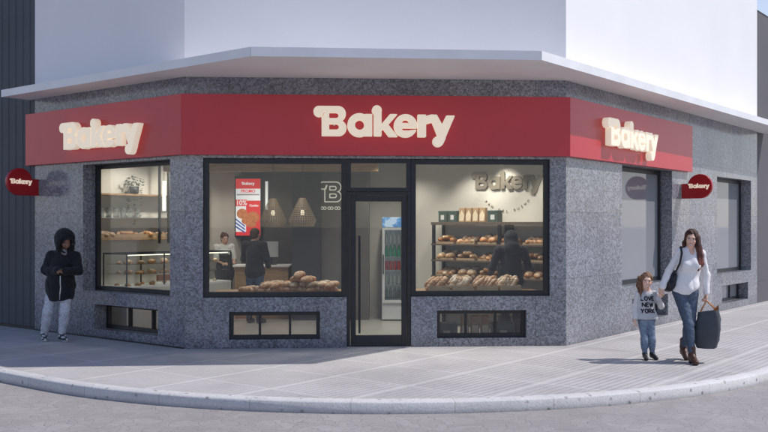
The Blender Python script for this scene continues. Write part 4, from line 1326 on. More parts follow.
# slanted groups on the right
for g, tc in enumerate((3.62, 3.97, 4.33, 4.68)):
    b_ = empty('bread_basket', F.pt(tc, -0.55, ZD), 0, ['first bread basket from the door on the right window deck', 'second bread basket from the door on the right window deck', 'third bread basket from the door on the right window deck', 'bread basket at the far right end of the right window deck'][g], 'basket', 'bread baskets on the right window deck')
    m = MB()
    for (a0, a1, c0, c1) in ((-.155, .155, -.74, -.725), (-.155, .155, -.375, -.36), (-.155, -.14, -.725, -.375), (.14, .155, -.725, -.375)):
        m.fbox(F, tc + a0, tc + a1, c0, c1, ZD + .001, ZD + .075)
    kid(m.build('rim', M['wicker']), b_)
    m = MB(); m.fbox(F, tc - .14, tc + .14, -.725, -.375, ZD + .001, ZD + .010); kid(m.build('base', M['wicker']), b_)
    for i in range(4):
        for row in range(2):
            bread('tin' if g % 2 else 'batard', F.pt(tc - 0.092 + 0.058 * i + U(-.008, .008), -0.46 - 0.16 * row, ZD + 0.088 + 0.022 * row + U(-.01, .01)),
                  (U(-.15, .15), -0.75 + U(-.12, .12), 0.35 + U(-.15, .15)), 'slanted loaf in a basket behind the right front window', 'bread', 'loaves slanted in baskets behind the right front window',
                  'loaf_f' if g in (1, 3) else 'loaf', U(.66, .76))

# right shelving unit ------------------------------------------------
SF = Frame(IR_S, IR_D, V2((-0.61454, -0.78888)))    # front plane of the unit; n<0 goes back to the wall
su = empty('shelving_unit', SF.pt(1.3, -.19, 0), 0, 'dark wooden bread shelving along the wall under the taupe letters', 'shelves')
SZ = [1.78, 1.41, 1.135, 0.862, 0.58, 0.28]
for i, z in enumerate(SZ):
    m = MB(); m.fbox(SF, 0.0, 2.62, -.36, 0.0, z - (.05 if i == 0 else .028), z); kid(m.build('shelf', M['wood_dk'], bevel=0.003), su)
for tt in (0.02, 1.33, 2.56):
    for nn in (-.35, -.05):
        m = MB(); m.fbox(SF, tt, tt + .045, nn, nn + .045, 0.006, 1.73); kid(m.build('post', M['black']), su)
m = MB(); m.fbox(SF, 1.27, 1.43, -.355, -.33, 0.3, 1.73); kid(m.build('back_panel', M['black']), su)
def crate(fr, t, n, z, wd, dp, h, label, grp):
    r = empty('bread_tray', fr.pt(t, n, z), 0, label, 'tray', grp)
    m = MB(); k = .010
    m.fbox(fr, t - wd / 2, t + wd / 2, n - dp / 2, n - dp / 2 + k, z + .001, z + h); m.fbox(fr, t - wd / 2, t + wd / 2, n + dp / 2 - k, n + dp / 2, z + .001, z + h)
    m.fbox(fr, t - wd / 2, t - wd / 2 + k, n - dp / 2 + k, n + dp / 2 - k, z + .001, z + h); m.fbox(fr, t + wd / 2 - k, t + wd / 2, n - dp / 2 + k, n + dp / 2 - k, z + .001, z + h)
    kid(m.build('rim', M['wicker']), r)
    m = MB(); m.fbox(fr, t - wd / 2 + k, t + wd / 2 - k, n - dp / 2 + k, n + dp / 2 - k, z + .001, z + .01); kid(m.build('base', M['wicker']), r)
    return r
rows = ['top bread shelf', 'second bread shelf', 'third bread shelf']
ordn = ['leftmost wicker tray', 'second wicker tray from the left', 'third wicker tray from the left', 'fourth wicker tray from the left', 'fifth wicker tray from the left', 'rightmost wicker tray']
for ri, z in enumerate(SZ[1:4]):
    for ci in range(6):
        tc = 0.26 + ci * 0.425
        crate(SF, tc, -.18, z, .36, .30, .035, '%s on the %s of the dark shelving' % (ordn[ci], rows[ri]), 'wicker trays on the bread shelves')
        kind = ['batard', 'roll', 'boule', 'batard', 'roll', 'boule'][(ci + ri * 2) % 6]
        grp = 'breads on the %s under the letters' % rows[ri]
        if kind == 'batard':
            for i in range(4):
                bread('batard', SF.pt(tc - .12 + .08 * i, -.16, z + .022 + (.045 if i in (1, 2) else 0)), (U(-.1, .1), -.22 + U(-.1, .1), math.atan2(SF.N[1], SF.N[0]) + U(-.15, .15)), 'long loaf lying in a tray on the %s' % rows[ri], 'bread', grp, random.choice(['loaf', 'loaf_f']), .92)
        elif kind == 'boule':
            for i in range(2):
                for j in range(2): bread('boule', SF.pt(tc - .085 + .17 * i, -.095 - .16 * j, z + .03 + .05 * j), (-.2, U(-.2, .2), U(0, 3)), 'round loaf in a tray on the %s' % rows[ri], 'bread', grp, 'loaf_f' if (ci + ri) % 2 else 'loaf', 1.05)
        else:
            for i in range(3):
                for j in range(3): bread('roll', SF.pt(tc - .11 + .11 * i + U(-.01, .01), -.08 - .095 * j, z + .02 + .028 * j), (U(-.2, .2), U(-.2, .2), U(0, 3)), 'small roll in a tray on the %s' % rows[ri], 'bread', grp, random.choice(['loaf', 'loaf', 'loaf_f']), 1.15)
M['box_green'] = plain('dark_green_card', (0.045, 0.085, 0.070), 0.6, 0.15, 8)
M['paper'] = plain('kraft_paper', (0.42, 0.25, 0.13), 0.7, 0.15, 10, bump=0.3, bscale=60)
M['paper_lt'] = plain('cream_paper_label', (0.80, 0.66, 0.47), 0.7, 0.08, 10)
for i, (tt, wd) in enumerate(((.20, .165), (.40, .165), (1.20, .19))):
    r = empty('gift_tin', SF.pt(tt, -.14, 1.78), 0, ['dark green box at the left end of the shelving top', 'dark green box touching the brown paper bags on the shelving top', 'dark green box right of the brown paper bags on the shelving top'][i], 'box', 'dark green boxes on top of the shelving')
    m = MB(); m.fbox(SF, tt - wd / 2, tt + wd / 2, -.22, -.06, 1.781, 1.935); kid(m.build('body', M['box_green'], bevel=.004), r)
    m = MB(); m.fbox(SF, tt - wd / 2 - .004, tt + wd / 2 + .004, -.224, -.056, 1.936, 1.972); kid(m.build('lid', M['box_green'], bevel=.004), r)
    m = MB(); m.fbox(SF, tt - wd / 5, tt + wd / 5, -.0595, -.0575, 1.82, 1.90); kid(m.build('label', M['soffit']), r)
for i in range(4):
    tt = .575 + i * .135
    r = empty('paper_bag', SF.pt(tt, -.15, 1.78), 0, ['kraft paper bread bag next to the dark green boxes', 'second kraft paper bread bag from the left', 'third kraft paper bread bag from the left', 'rightmost kraft paper bread bag on the shelving top'][i], 'paper bag', 'kraft paper bags on top of the shelving')
    m = MB(); a0, a1 = tt - .06, tt + .06
    m.hexa([SF.pt(a0, -.08, 1.781), SF.pt(a1, -.08, 1.781), SF.pt(a1, -.2, 1.781), SF.pt(a0, -.2, 1.781), SF.pt(a0 + .004, -.10, 2.02), SF.pt(a1 - .004, -.10, 2.02), SF.pt(a1 - .004, -.17, 2.02), SF.pt(a0 + .004, -.17, 2.02)])
    kid(m.build('body', M['paper'], bevel=.004), r)
    m = MB(); m.add([SF.pt(tt - .042, -.0795, 1.80), SF.pt(tt + .042, -.0795, 1.80), SF.pt(tt + .05, -.0870, 1.90), SF.pt(tt, -.0945, 1.985), SF.pt(tt - .05, -.0870, 1.90)], [(0, 1, 2, 3, 4)])
    kid(m.build('label', M['paper_lt']), r)

# sacks and boxes kept under the right deck, seen through the basement window
for i in range(3):
    tt = 4.02 + i * .15
    r = empty('flour_sack', F.pt(tt, -.52, .006), 0, ['brown paper sack nearest the door, seen through the right basement window', 'middle brown paper sack, seen through the right basement window', 'brown paper sack farthest from the door, seen through the right basement window'][i], 'sack', 'paper sacks under the right window deck')
    m = MB(); a0, a1 = tt - .066, tt + .066
    m.hexa([F.pt(a0, -.44, .008), F.pt(a1, -.44, .008), F.pt(a1, -.60, .008), F.pt(a0, -.60, .008), F.pt(a0 + .01, -.50, .40), F.pt(a1 - .01, -.50, .40), F.pt(a1 - .01, -.55, .40), F.pt(a0 + .01, -.55, .40)])
    kid(m.build('body', M['paper'], bevel=.012), r)
    m = MB(); m.add([F.pt(tt - .045, -.4595, .14), F.pt(tt + .045, -.4595, .14), F.pt(tt + .045, -.4755, .25), F.pt(tt - .045, -.4755, .25)], [(0, 1, 2, 3)])
    kid(m.build('label', M['paper_lt']), r)
for i, tt in enumerate((3.74, 4.58)):
    r = empty('storage_box', F.pt(tt, -.55, .006), 0, ['dark green storage box left of the paper sacks behind the right basement window', 'dark green storage box right of the paper sacks behind the right basement window'][i], 'box', 'storage boxes under the right window deck')
    m = MB(); m.fbox(F, tt - .16, tt + .16, -.66, -.42, .008, .25); kid(m.build('body', M['box_green'], bevel=.005), r)
    m = MB(); m.fbox(F, tt - .167, tt + .167, -.667, -.413, .251, .285); kid(m.build('lid', M['box_green'], bevel=.005), r)
    m = MB(); m.fbox(F, tt - .05, tt + .05, -.4195, -.4175, .10, .18); kid(m.build('label', M['paper_lt']), r)

# letters and the arc of small text on the wall behind
me = loops_mesh('wall_lettering', LOOPS, 1.36 / LW, LCX, LCY, 0.035, 0.003)
wl = link_mesh('wall_lettering', me, M['sign_letters']); place_on(wl, IR, 1.29, 0.004, 2.45)
tag(wl, 'large taupe letters fixed to the lit cream wall above the bread shelves', 'wall lettering')
txt = 'PAN DEL BUENO'
bm = bmesh.new()
for i, ch in enumerate(txt):
    if ch == ' ': continue
    a = R_(-90 + (i - (len(txt) - 1) / 2) * 7.4)
    tm = text_mesh(ch, 0.062, 0.004)
    tm.transform(Matrix.Translation((0.58 * math.cos(a), 0, 0.58 * math.sin(a))) @ Matrix.Rotation(-(a + math.pi / 2), 4, 'Y'))
    bm.from_mesh(tm)
me = bpy.data.meshes.new('arc_text'); bm.to_mesh(me); bm.free()
ao = link_mesh('arc_lettering', me, M['sign_letters']); place_on(ao, IR, 1.29, 0.004, 2.54)
tag(ao, 'small curved line of letters below the large taupe letters on the cream wall', 'wall lettering')

# drinks fridge ------------------------------------------------------
M['fridge'] = plain('white_enamel', (0.62, 0.62, 0.62), 0.35, 0.04, 3)
M['fridge_in'] = plain('fridge_lining', (0.70, 0.72, 0.74), 0.5, 0.03, 3, emit=0.10)
def head_panel():
    m, nt, b = new_mat('blue_header_graphic')
    tc = N(nt, 'ShaderNodeTexCoord'); wv = N(nt, 'ShaderNodeTexNoise', Scale=7.0, Detail=2.0); nt.links.new(tc.outputs['Object'], wv.inputs['Vector'])
    nt.links.new(ramp(nt, wv.outputs[0], [(0.42, (0.02, 0.12, 0.36)), (0.5, (0.10, 0.30, 0.62)), (0.56, (0.55, 0.68, 0.80))]), b.inputs['Base Color'])
    b.inputs['Emission Strength'].default_value = 0.25; b.inputs['Emission Color'].default_value = (0.15, 0.4, 0.8, 1)
    return m
M['fhead'] = head_panel()
fx0, fx1, fy0, fy1 = -0.036, 0.50, 16.5, 17.05
fr_ = empty('drinks_fridge', ((fx0 + fx1) / 2, 16.8, 0), 0, 'tall white glass door drinks fridge seen through the shop door', 'fridge')
m = MB(); k = .035
m.box(fx0, fx0 + k, fy0 + .05, fy1, .03, 1.87); m.box(fx1 - k, fx1, fy0 + .05, fy1, .03, 1.87); m.box(fx0 + k, fx1 - k, fy0 + .05, fy1, 1.83, 1.87)
m.box(fx0 + k, fx1 - k, fy0 + .05, fy1, .03, .34); kid(m.build('cabinet', M['fridge'], bevel=.004), fr_)
m = MB(); m.box(fx0 + k, fx1 - k, fy1 - .04, fy1 - .01, .34, 1.83); kid(m.build('back_lining', M['fridge_in']), fr_)
m = MB(); m.box(fx0 + .004, fx1 - .004, fy0, fy0 + .048, 1.69, 1.868); kid(m.build('header_panel', M['fhead'], bevel=.004), fr_)
dr = MB(); a, b = fx0 + .004, fx1 - .004
dr.box(a, a + .045, fy0 + .005, fy0 + .045, .33, 1.685); dr.box(b - .045, b, fy0 + .005, fy0 + .045, .33, 1.685); dr.box(a + .045, b - .045, fy0 + .005, fy0 + .045, 1.64, 1.685); dr.box(a + .045, b - .045, fy0 + .005, fy0 + .045, .33, .38)
do_ = kid(dr.build('door', M['fridge'], bevel=.003), fr_)
m = MB(); m.box(a + .04, b - .04, fy0 + .022, fy0 + .028, .375, 1.645); kid2(m.build('pane', M['case_glass']), do_)
m = MB(); m.box(a + .01, a + .03, fy0 - .025, fy0 - .003, .85, 1.2); kid2(m.build('handle', M['black'], bevel=.003), do_)
FZ = [0.40, 0.66, 0.92, 1.16, 1.40]
for z in FZ[:]:
    m = MB(); m.box(fx0 + k, fx1 - k, fy0 + .09, fy1 - .05, z - .012, z); kid(m.build('shelf', M['steel']), fr_)
def bottle_mat(n, c): return plain(n, c, 0.15, 0.05, 5, spec=0.7)
BM_ = [bottle_mat('smoky_glass_bottle', (0.10, 0.11, 0.11)), bottle_mat('clear_water_bottle', (0.34, 0.36, 0.36)), bottle_mat('red_can', (0.42, 0.03, 0.03)), bottle_mat('green_bottle', (0.03, 0.30, 0.16)), bottle_mat('white_bottle', (0.58, 0.60, 0.60))]
M['cap'] = plain('bottle_cap', (0.5, 0.5, 0.5), 0.4, 0.1, 5)
bn = ['smoky bottle on the lowest shelf of the drinks fridge', 'clear bottle on the second lowest shelf of the drinks fridge', 'red can on the middle shelf of the drinks fridge', 'green bottle on the second highest shelf of the drinks fridge', 'white bottle on the top shelf of the drinks fridge']
for i, z in enumerate(FZ):
    can = i == 2
    prof = [(.030, 0), (.033, .006), (.033, .14), (.026, .155), (.026, .158)] if can else [(.028, 0), (.031, .006), (.031, .125), (.024, .155), (.012, .185), (.012, .20)]
    bme = MB().lathe(prof, seg=14).mesh('can' if can else 'bottle'); cme = MB().lathe([(.014, .198), (.014, .216)], seg=10).mesh('bottle_cap')
    for j in range(6):
        o = link_mesh('drink_can' if can else 'drink_bottle', bme, BM_[i] if not bme.materials else None, smooth=True)
        o.location = (fx0 + .08 + j * .075, fy0 + .16, z + .001)
        tag(o, bn[i], 'can' if can else 'bottle', 'drinks on fridge shelf: ' + bn[i].split(' on ')[0] + 's')
        if not can:
            c = link_mesh('cap', cme, M['cap'] if not cme.materials else None, o)

M['bulb_dim'] = plain('dim_bulb', (1, .9, .75), .4, .02, 3, emit=.7, emit_c=(1, .85, .62))
# pendants -----------------------------------------------------------
def pendant(x, y, z, label):
    r = empty('pendant_lamp', (x, y, z), 0, label, 'lamp', 'woven cone pendant lamps in the left front window')
    prof = [(.055, .24), (.140, .07), (.225, -.12), (.185, -.215)]
    sh = MB(); nr = 34
    for i in range(nr):
        a = 2 * math.pi * i / nr; c_, s_ = math.cos(a), math.sin(a); t_ = (-s_, c_)
        for (ra, za), (rb, zb) in zip(prof[:-1], prof[1:]):
            wa, wb = .0034, .0034
            sh.add([(ra * c_ - t_[0] * wa, ra * s_ - t_[1] * wa, za), (ra * c_ + t_[0] * wa, ra * s_ + t_[1] * wa, za), (rb * c_ + t_[0] * wb, rb * s_ + t_[1] * wb, zb), (rb * c_ - t_[0] * wb, rb * s_ - t_[1] * wb, zb)], [(0, 1, 2, 3)])
    for q in range(0, 20):
        u = q / 19 * 3; i = min(int(u), 2); f_ = u - i
        rr = prof[i][0] + (prof[i + 1][0] - prof[i][0]) * f_; zz = prof[i][1] + (prof[i + 1][1] - prof[i][1]) * f_
        sh.lathe([(rr + .001, zz + .0035), (rr + .001, zz - .0035)], seg=36, close=False)
    o = sh.build('lamp_shade', M['cane_dk'], r, recalc=False)
    m = MB(); m.tube([(0, 0, .20), (0, 0, 2.92 - z)], .004, 6); m.build('cord', M['black'], r)
    m = MB(); m.lathe([(.02, .12), (.025, .10), (.025, .06)], seg=12); m.build('socket', M['black'], r)
    m = MB(); m.lathe([(.012, .055), (.032, .03), (.036, .0), (.025, -.03), (.006, -.042)], seg=14); m.build('bulb', M['bulb_dim'], r, smooth=True)
    return r
pendant(-1.815, 15.05, 1.92, 'woven cone pendant lamp nearer the menu screen')
pendant(-1.325, 14.95, 1.925, 'woven cone pendant lamp nearer the outlined letter on the taupe wall')

# menu screen --------------------------------------------------------
M['scr_white'] = plain('screen_white', (0.8, 0.8, 0.8), 0.4, 0.02, 3, emit=0.55, emit_c=(0.92, 0.92, 0.95))
M['scr_red'] = plain('screen_red', (0.6, 0.03, 0.03), 0.4, 0.02, 3, emit=0.55, emit_c=(0.85, 0.035, 0.04))
M['scr_pink'] = plain('screen_grey', (0.5, 0.4, 0.4), 0.4, 0.02, 3, emit=0.3, emit_c=(0.5, 0.35, 0.38))
M['scr_dough'] = plain('screen_pastry', (0.6, 0.2, 0.06), 0.4, 0.35, 22, emit=0.35, emit_c=(0.75, 0.22, 0.08))
M['scr_blue'] = plain('screen_blue', (0.05, 0.1, 0.4), 0.4, 0.02, 3, emit=0.4, emit_c=(0.08, 0.13, 0.5))
sx, sy, sz, sw_, sh_ = -2.70, 18.28, 2.085, 0.50, 1.13
ms = empty('menu_screen', (sx, sy, sz), R_(-7), 'tall lit red and white promotion screen on the dark back wall', 'screen')
m = MB(); m.box(-sw_ / 2 - .03, sw_ / 2 + .03, 0, .05, -sh_ / 2 - .03, sh_ / 2 + .05); m.build('case', M['black'], ms, bevel=.004)
def sq(x0, x1, z0, z1, y, mat, name, par):
    m = MB(); m.box(x0, x1, y, y + .002, z0, z1); return m.build(name, M[mat], par)
disp = sq(-sw_ / 2, sw_ / 2, -sh_ / 2, sh_ / 2, -.003, 'scr_white', 'display', ms)
sq(-sw_ / 2, sw_ / 2, sh_ / 2 - .20, sh_ / 2, -.006, 'scr_red', 'header_band', disp)
sq(-sw_ / 2, sw_ / 2, -sh_ / 2, -sh_ / 2 + .075, -.006, 'scr_red', 'footer_band', disp)
sq(-sw_ / 2, -.02, .02, .15, -.006, 'scr_red', 'price_block', disp); sq(-.04, sw_ / 2, -sh_ / 2 + .07, .13, -.0055, 'scr_red', 'red_block', disp)
sq(-sw_ / 2 + .02, sw_ / 2 - .02, .235, .262, -.006, 'scr_pink', 'caption_line', disp)
lo = link_mesh('logo', loops_mesh('logo', LOOPS, .27 / LW, LCX, LCY, .002, 0), M['scr_white'], disp); lo.location = (0, -.007, sh_ / 2 - .10)
for tx, sz_, lx, lz, mt in (('PROMO', .082, 0, .315, 'scr_red'), ('10%', .135, -.135, .083, 'scr_white'), ('Combo', .06, .12, .03, 'scr_white')):
    o = link_mesh('text', text_mesh(tx, sz_, .002, .002), M[mt], disp); o.location = (lx, -.0075, lz)
m = MB()
for (cx_, cz_, rx_, rz_, y_) in ((-.12, -.13, .11, .10, -.010), (.10, -.20, .13, .11, -.013), (-.02, -.27, .11, .08, -.016), (.07, -.33, .10, .07, -.019)):
    m.add([(cx_ + rx_ * math.cos(i * math.pi / 12), y_, cz_ + rz_ * math.sin(i * math.pi / 12)) for i in range(24)], [tuple(range(24))])
m.build('pastry_picture', M['scr_dough'], disp)
m = MB()
for i in range(4):
    m.add([(-sw_ / 2, -.008, -.22 - .075 * i), (-sw_ / 2, -.008, -.255 - .075 * i), (-.06, -.008, -.40 - .06 * i), (-.06, -.008, -.37 - .06 * i)], [(0, 1, 2, 3)]) if i < 3 else None
m.build('stripe_picture', M['scr_blue'], disp)
for i, x in enumerate((-3.06, -2.34)):
    m = MB(); m.tube([(0, 0, -.28), (0, 0, .28)], .028, 12)
    r = empty('wall_lamp', (x, 18.34, 2.32), 0, ['white tube lamp left of the menu screen', 'white tube lamp right of the menu screen'][i], 'lamp', 'white tube lamps beside the menu screen')
    auto_smooth(m.build('tube', M['tube_lamp'], r))
    m = MB(); m.box(-.02, .02, .02, .11, -.03, .03); m.build('bracket', M['black'], r)

# outlined letter on the taupe wall ---------------------------------
nl = empty('wall_sign', (-0.97, 16.69, 2.28), 0, 'glowing outlined letter with three small outlined breads on the taupe wall', 'wall sign')
o = link_mesh('letter_outline', loops_mesh('letter_outline', B_OUT, .39 / 310, 220, 212, .014, 0), M['neon'], nl); o.location = (0, 0, .05)
for i in range(3):
    g = Logo(-60, 60, -50, 50, 2)
    h = np.minimum(np.abs(np.hypot((g.X + 22) / 1.0, g.Y) - 22), np.abs(np.hypot(g.X - 22, g.Y) - 22)) - 5
    g.add(h)
    o = link_mesh('bread_outline', loops_mesh('bread_outline', g.loops(), .0011, 0, 0, .012, 0), M['neon'], nl); o.location = (-.125 + .125 * i, 0, -.245)

# counter, monitor, glass case --------------------------------------
ct = empty('service_counter', (-2.2, 17.2, 0), 0, 'pale wooden service counter with a grey top behind the customer', 'counter')
m = MB(); m.box(-2.75, -1.76, 16.95, 17.45, .006, .955); kid(m.build('body', M['wood'], bevel=.004), ct)
m = MB(); m.box(-2.78, -1.73, 16.90, 17.48, .956, .992); kid(m.build('counter_top', M['soffit'], bevel=.004), ct)
mn = empty('till_monitor', (-2.10, 17.15, .992), R_(18), 'white till monitor on the service counter beside the customer', 'monitor')
m = MB(); m.box(-.13, .13, -.02, .02, .14, .43); m.build('screen', M['fridge'], mn, bevel=.008)
m = MB(); m.box(-.02, .02, .02, .05, .012, .30); m.build('stand', M['black'], mn)
m = MB(); m.box(-.09, .09, -.07, .09, .001, .012); m.build('base', M['black'], mn, bevel=.003)

CF = Frame((-4.40, 14.98), (0.61454, 0.78888), (0.78888, -0.61454))   # glass case, t inwards, n to the customers
gc = empty('display_case', CF.pt(1.0, .05, 0), 0, 'long glass pastry case with dark edges inside the left street window', 'display case')
m = MB(); m.fbox(CF, 0, 2.25, -.30, .34, .006, .70); kid(m.build('cabinet', M['beige_pl'], bevel=.004), gc)
m = MB(); m.fbox(CF, 0, 2.25, -.30, .34, .701, .735); kid(m.build('deck', M['soffit'], bevel=.003), gc)
fm = MB()
for t_ in (0, 0.75, 1.5, 2.232):
    for n_ in (-.30, .322): fm.fbox(CF, t_, t_ + .018, n_, n_ + .018, .735, 1.25)
for n_ in (-.30, .322): fm.fbox(CF, 0.0, 2.25, n_, n_ + .018, 1.25, 1.272)
for t_ in (0, 2.232): fm.fbox(CF, t_, t_ + .018, -.282, .322, 1.25, 1.272)
kid(fm.build('frame', M['black']), gc)
for z in (.93, 1.09):
    m = MB(); m.fbox(CF, .02, 2.23, -.28, .30, z - .006, z); kid(m.build('shelf', M['case_glass']), gc)
m = MB(); m.fbox(CF, .02, 2.23, .328, .334, .74, 1.25); kid(m.build('pane', M['case_glass']), gc)
m = MB(); m.fbox(CF, .002, .008, -.28, .32, .74, 1.25); kid(m.build('pane', M['case_glass']), gc)
m = MB(); m.fbox(CF, .05, 2.2, .28, .30, 1.232, 1.245); kid(m.build('light_strip', M['warm_lamp']), gc)
for zi, z in enumerate((.736, .931, 1.091)):
    for i in range(9):
        t_ = .14 + i * .235
        for n_ in (.18, -.06):
            if random.random() < .12: continue
            kd = random.choice(['croissant', 'roll', 'croissant', 'boule'])
            bread(kd, CF.pt(t_ + U(-.02, .02), n_, z), (0, 0, U(0, 3)), ['pastry on the bottom deck of the glass case', 'pastry on the middle glass shelf of the case', 'pastry on the upper glass shelf of the case'][zi], 'pastry',
                  ['pastries on the bottom deck of the glass case', 'pastries on the middle shelf of the glass case', 'pastries on the upper shelf of the glass case'][zi], random.choice(['loaf', 'loaf_f']), .85)
M['orange_box'] = plain('terracotta_card', (0.42, 0.14, 0.06), 0.6, 0.1, 6)
pr = empty('price_card', CF.pt(.55, -.40, 1.273), 0, 'terracotta tray card inside the glass pastry case', 'card')
m = MB(); m.fbox(CF, .62, .92, .304, .318, .80, .90); kid(m.build('card', M['orange_box']), pr)
pr.location = CF.pt(.77, .31, .80)
for c in pr.children: c.matrix_parent_inverse = Matrix.Translation(pr.location).inverted()

# left wall shelves, plants, jars ------------------------------------
IS = Frame(IL.P, IL.D, IL.N)
ws = empty('wall_shelves', IS.pt(1.6, .13, 1.2), 0, 'wall shelving on black uprights with wooden and steel boards behind the glass case', 'shelves')
for z, mt, h in ((2.27, 'wood', .03), (1.86, 'steel', .02), (1.52, 'wood', .05)):
    m = MB(); m.fbox(IS, .2, 3.05, .01, .30, z - h, z); kid(m.build('shelf', M[mt], bevel=.003), ws)
for t_ in (.25, 1.86, 2.06, 3.0):
    m = MB(); m.fbox(IS, t_, t_ + .035, .302, .335, 1.40, 2.90); kid(m.build('upright', M['black']), ws)
tl = empty('wall_lamp', IS.pt(1.93, .38, 2.25), 0, 'white vertical tube lamp in front of the left wall shelves', 'lamp')
m = MB(); m.tube([(0, 0, -.27), (0, 0, .27)], .035, 12); auto_smooth(m.build('tube', M['tube_lamp'], tl))
m = MB(); m.tube([(0, 0, .27), (0, 0, .66)], .005, 6); m.build('cord', M['black'], tl)
tr = crate(IS, 1.62, .16, 1.52, 2.7, .26, .05, 'long wooden tray of breads on the lowest left wall shelf', 'bread trays on the left wall shelf')
for i in range(22):
    t_ = .36 + i * .12
    for j in range(2):
        bread(random.choice(['roll', 'croissant', 'boule', 'batard'] if j else ['roll', 'croissant']), IS.pt(t_, .10 + .11 * j, 1.532 + .02 * j), (U(-.2, .2), U(-.2, .2), U(0, 3)), 'small bread in the long tray on the left wall shelf', 'bread', 'breads in the long tray on the left wall shelf', random.choice(['loaf', 'loaf', 'loaf_f']), .9)
M['jar'] = glass('jar_glass', (0.85, 0.88, 0.88), 1.6, haze=0.35)
jme = MB().lathe([(.04, 0), (.048, .01), (.05, .11), (.042, .13), (.042, .15)], seg=16).mesh('jar'); lme = MB().lathe([(.044, .150), (.044, .17)], seg=16).mesh('lid')
for i in range(7):
    o = link_mesh('glass_jar', jme, M['jar'] if not jme.materials else None, smooth=True); o.location = IS.pt(.62 + i * .15, .16, 1.861)
    tag(o, 'small glass jar in the row on the steel shelf of the left wall', 'jar', 'glass jars on the steel shelf')
    link_mesh('lid', lme, M['steel'] if not lme.materials else None, o)
def leaf_mat(n, c):
    m, nt, b = new_mat(n); oi = N(nt, 'ShaderNodeTexCoord'); no = N(nt, 'ShaderNodeTexNoise', Scale=18.0); nt.links.new(oi.outputs['Object'], no.inputs['Vector'])
    nt.links.new(ramp(nt, no.outputs[0], [(0.3, tuple(x * .5 for x in c)), (0.7, tuple(x * 1.5 for x in c))]), b.inputs['Base Color']); b.inputs['Roughness'].default_value = .5
    return m
M['leaf_dk'] = leaf_mat('dark_leaf', (0.045, 0.065, 0.05)); M['leaf_gr'] = leaf_mat('bright_leaf', (0.05, 0.17, 0.04)); M['pot'] = plain('dark_pot', (0.05, 0.055, 0.06), .5, .1, 6)
def plant(loc, label, mat, hang):
    r = empty('potted_plant', loc, 0, label, 'plant')
    MB().lathe([(.06, .001), (.075, .02), (.085, .13), (.078, .135), (.07, .10)], seg=18).build('pot', M['pot'], r, smooth=True)
    m = MB()
    for i in range(170 if hang else 110):
        a = U(0, 6.28)
        if hang and i % 2:
            s_ = i % 7; rr = .11 + .02 * math.sin(s_ * 3); a = s_ * .9 + U(-.12, .12); zz = U(-.36 - .1 * (s_ % 3), .1)
            p = Vector((rr * math.cos(a), rr * math.sin(a), zz))
        else:
            rr = U(.02, .19 if not hang else .16); zz = .14 + U(0, .22) * (1 - rr * 3); p = Vector((rr * math.cos(a), rr * math.sin(a), zz))
        l = U(.035, .06); d = Vector((math.cos(a), math.sin(a), U(-.9, .5))).normalized(); s2 = Vector((-math.sin(a), math.cos(a), U(-.4, .4))) * l * .42
        m.add([p, p + d * l * .5 + s2, p + d * l, p + d * l * .5 - s2], [(0, 1, 2, 3)])
    m.build('leaves', M[mat], r, recalc=False)
    return r
plant(IS.pt(1.42, .20, 2.271), 'dark trailing plant hanging from the top left wall shelf', 'leaf_dk', True)
plant(IS.pt(2.55, .16, 2.271), 'bright green bushy plant in a dark pot at the right end of the shelf', 'leaf_gr', False)

# ceiling lights -----------------------------------------------------
def downlight(x, y, label, watts, aim=None, size=1.0):
    r = empty('ceiling_downlight', (x, y, 2.92), 0, label, 'lamp', 'round ceiling downlights in the shop')
    MB().lathe([(.075, -.002), (.08, -.018), (.062, -.02)], seg=20, close=False).build('ring', M['soffit'], r)
    MB().lathe([(.001, -.012), (.06, -.012)], seg=20, close=False).build('lens', M['warm_lamp'], r)
    ld = bpy.data.lights.new('downlight', 'SPOT'); ld.energy = watts; ld.color = (1.0, .925, .83); ld.spot_size = R_(120 * size); ld.spot_blend = .7; ld.shadow_soft_size = .06
    lo = bpy.data.objects.new('downlight', ld); col.objects.link(lo); lo.location = (x, y, 2.885)
    if aim is not None:
        lo.rotation_euler = (Vector(aim) - lo.location).to_track_quat('-Z', 'Y').to_euler()
for i, (x, y, w_, aim, s_) in enumerate((
        (1.78, 15.1, 45, IR.pt(1.30, 0, 2.1), .62), (1.25, 15.2, 60, IR.pt(.7, 0, 1.2), .8), (2.35, 14.35, 60, IR.pt(2.3, 0, 1.2), .8),
        (1.3, 14.0, 60, None, 1.1), (0.2, 14.6, 75, None, 1.15), (0.1, 16.0, 55, None, 1.15), (-1.6, 14.2, 55, None, 1.1), (-2.6, 15.6, 50, None, 1.1), (-2.4, 17.6, 28, None, 1.1),
        (*F.pt(1.45, -.62, 0)[:2], 34, None, .75), (*F.pt(4.15, -.62, 0)[:2], 34, None, .75),
        (-3.9, 15.6, 60, IS.pt(1.2, 0, 1.4), 1.0), (-3.2, 16.5, 55, IS.pt(2.4, 0, 1.4), 1.0))):
    downlight(x, y, 'round ceiling downlight in the shop', w_ * (1.3 if i >= 11 else 1.2), aim, s_)
# ------------------------------------------------------------------ people
A = lambda *p: np.array(p, float)
def skin_obj(f, name, h, paintfn, par):
    me = f.mesh(name, h); paint(me, paintfn); return link_mesh(name, me, M['skin'], par, True)
def cloth_obj(f, name, h, c, par, mat='cloth', noise=None, smooth=1):
    me = f.mesh(name, h, noise, smooth=smooth); paint(me, c if callable(c) else solid(c)); return link_mesh(name, me, M[mat], par, True)
def cut_paint(base, fn): return fn

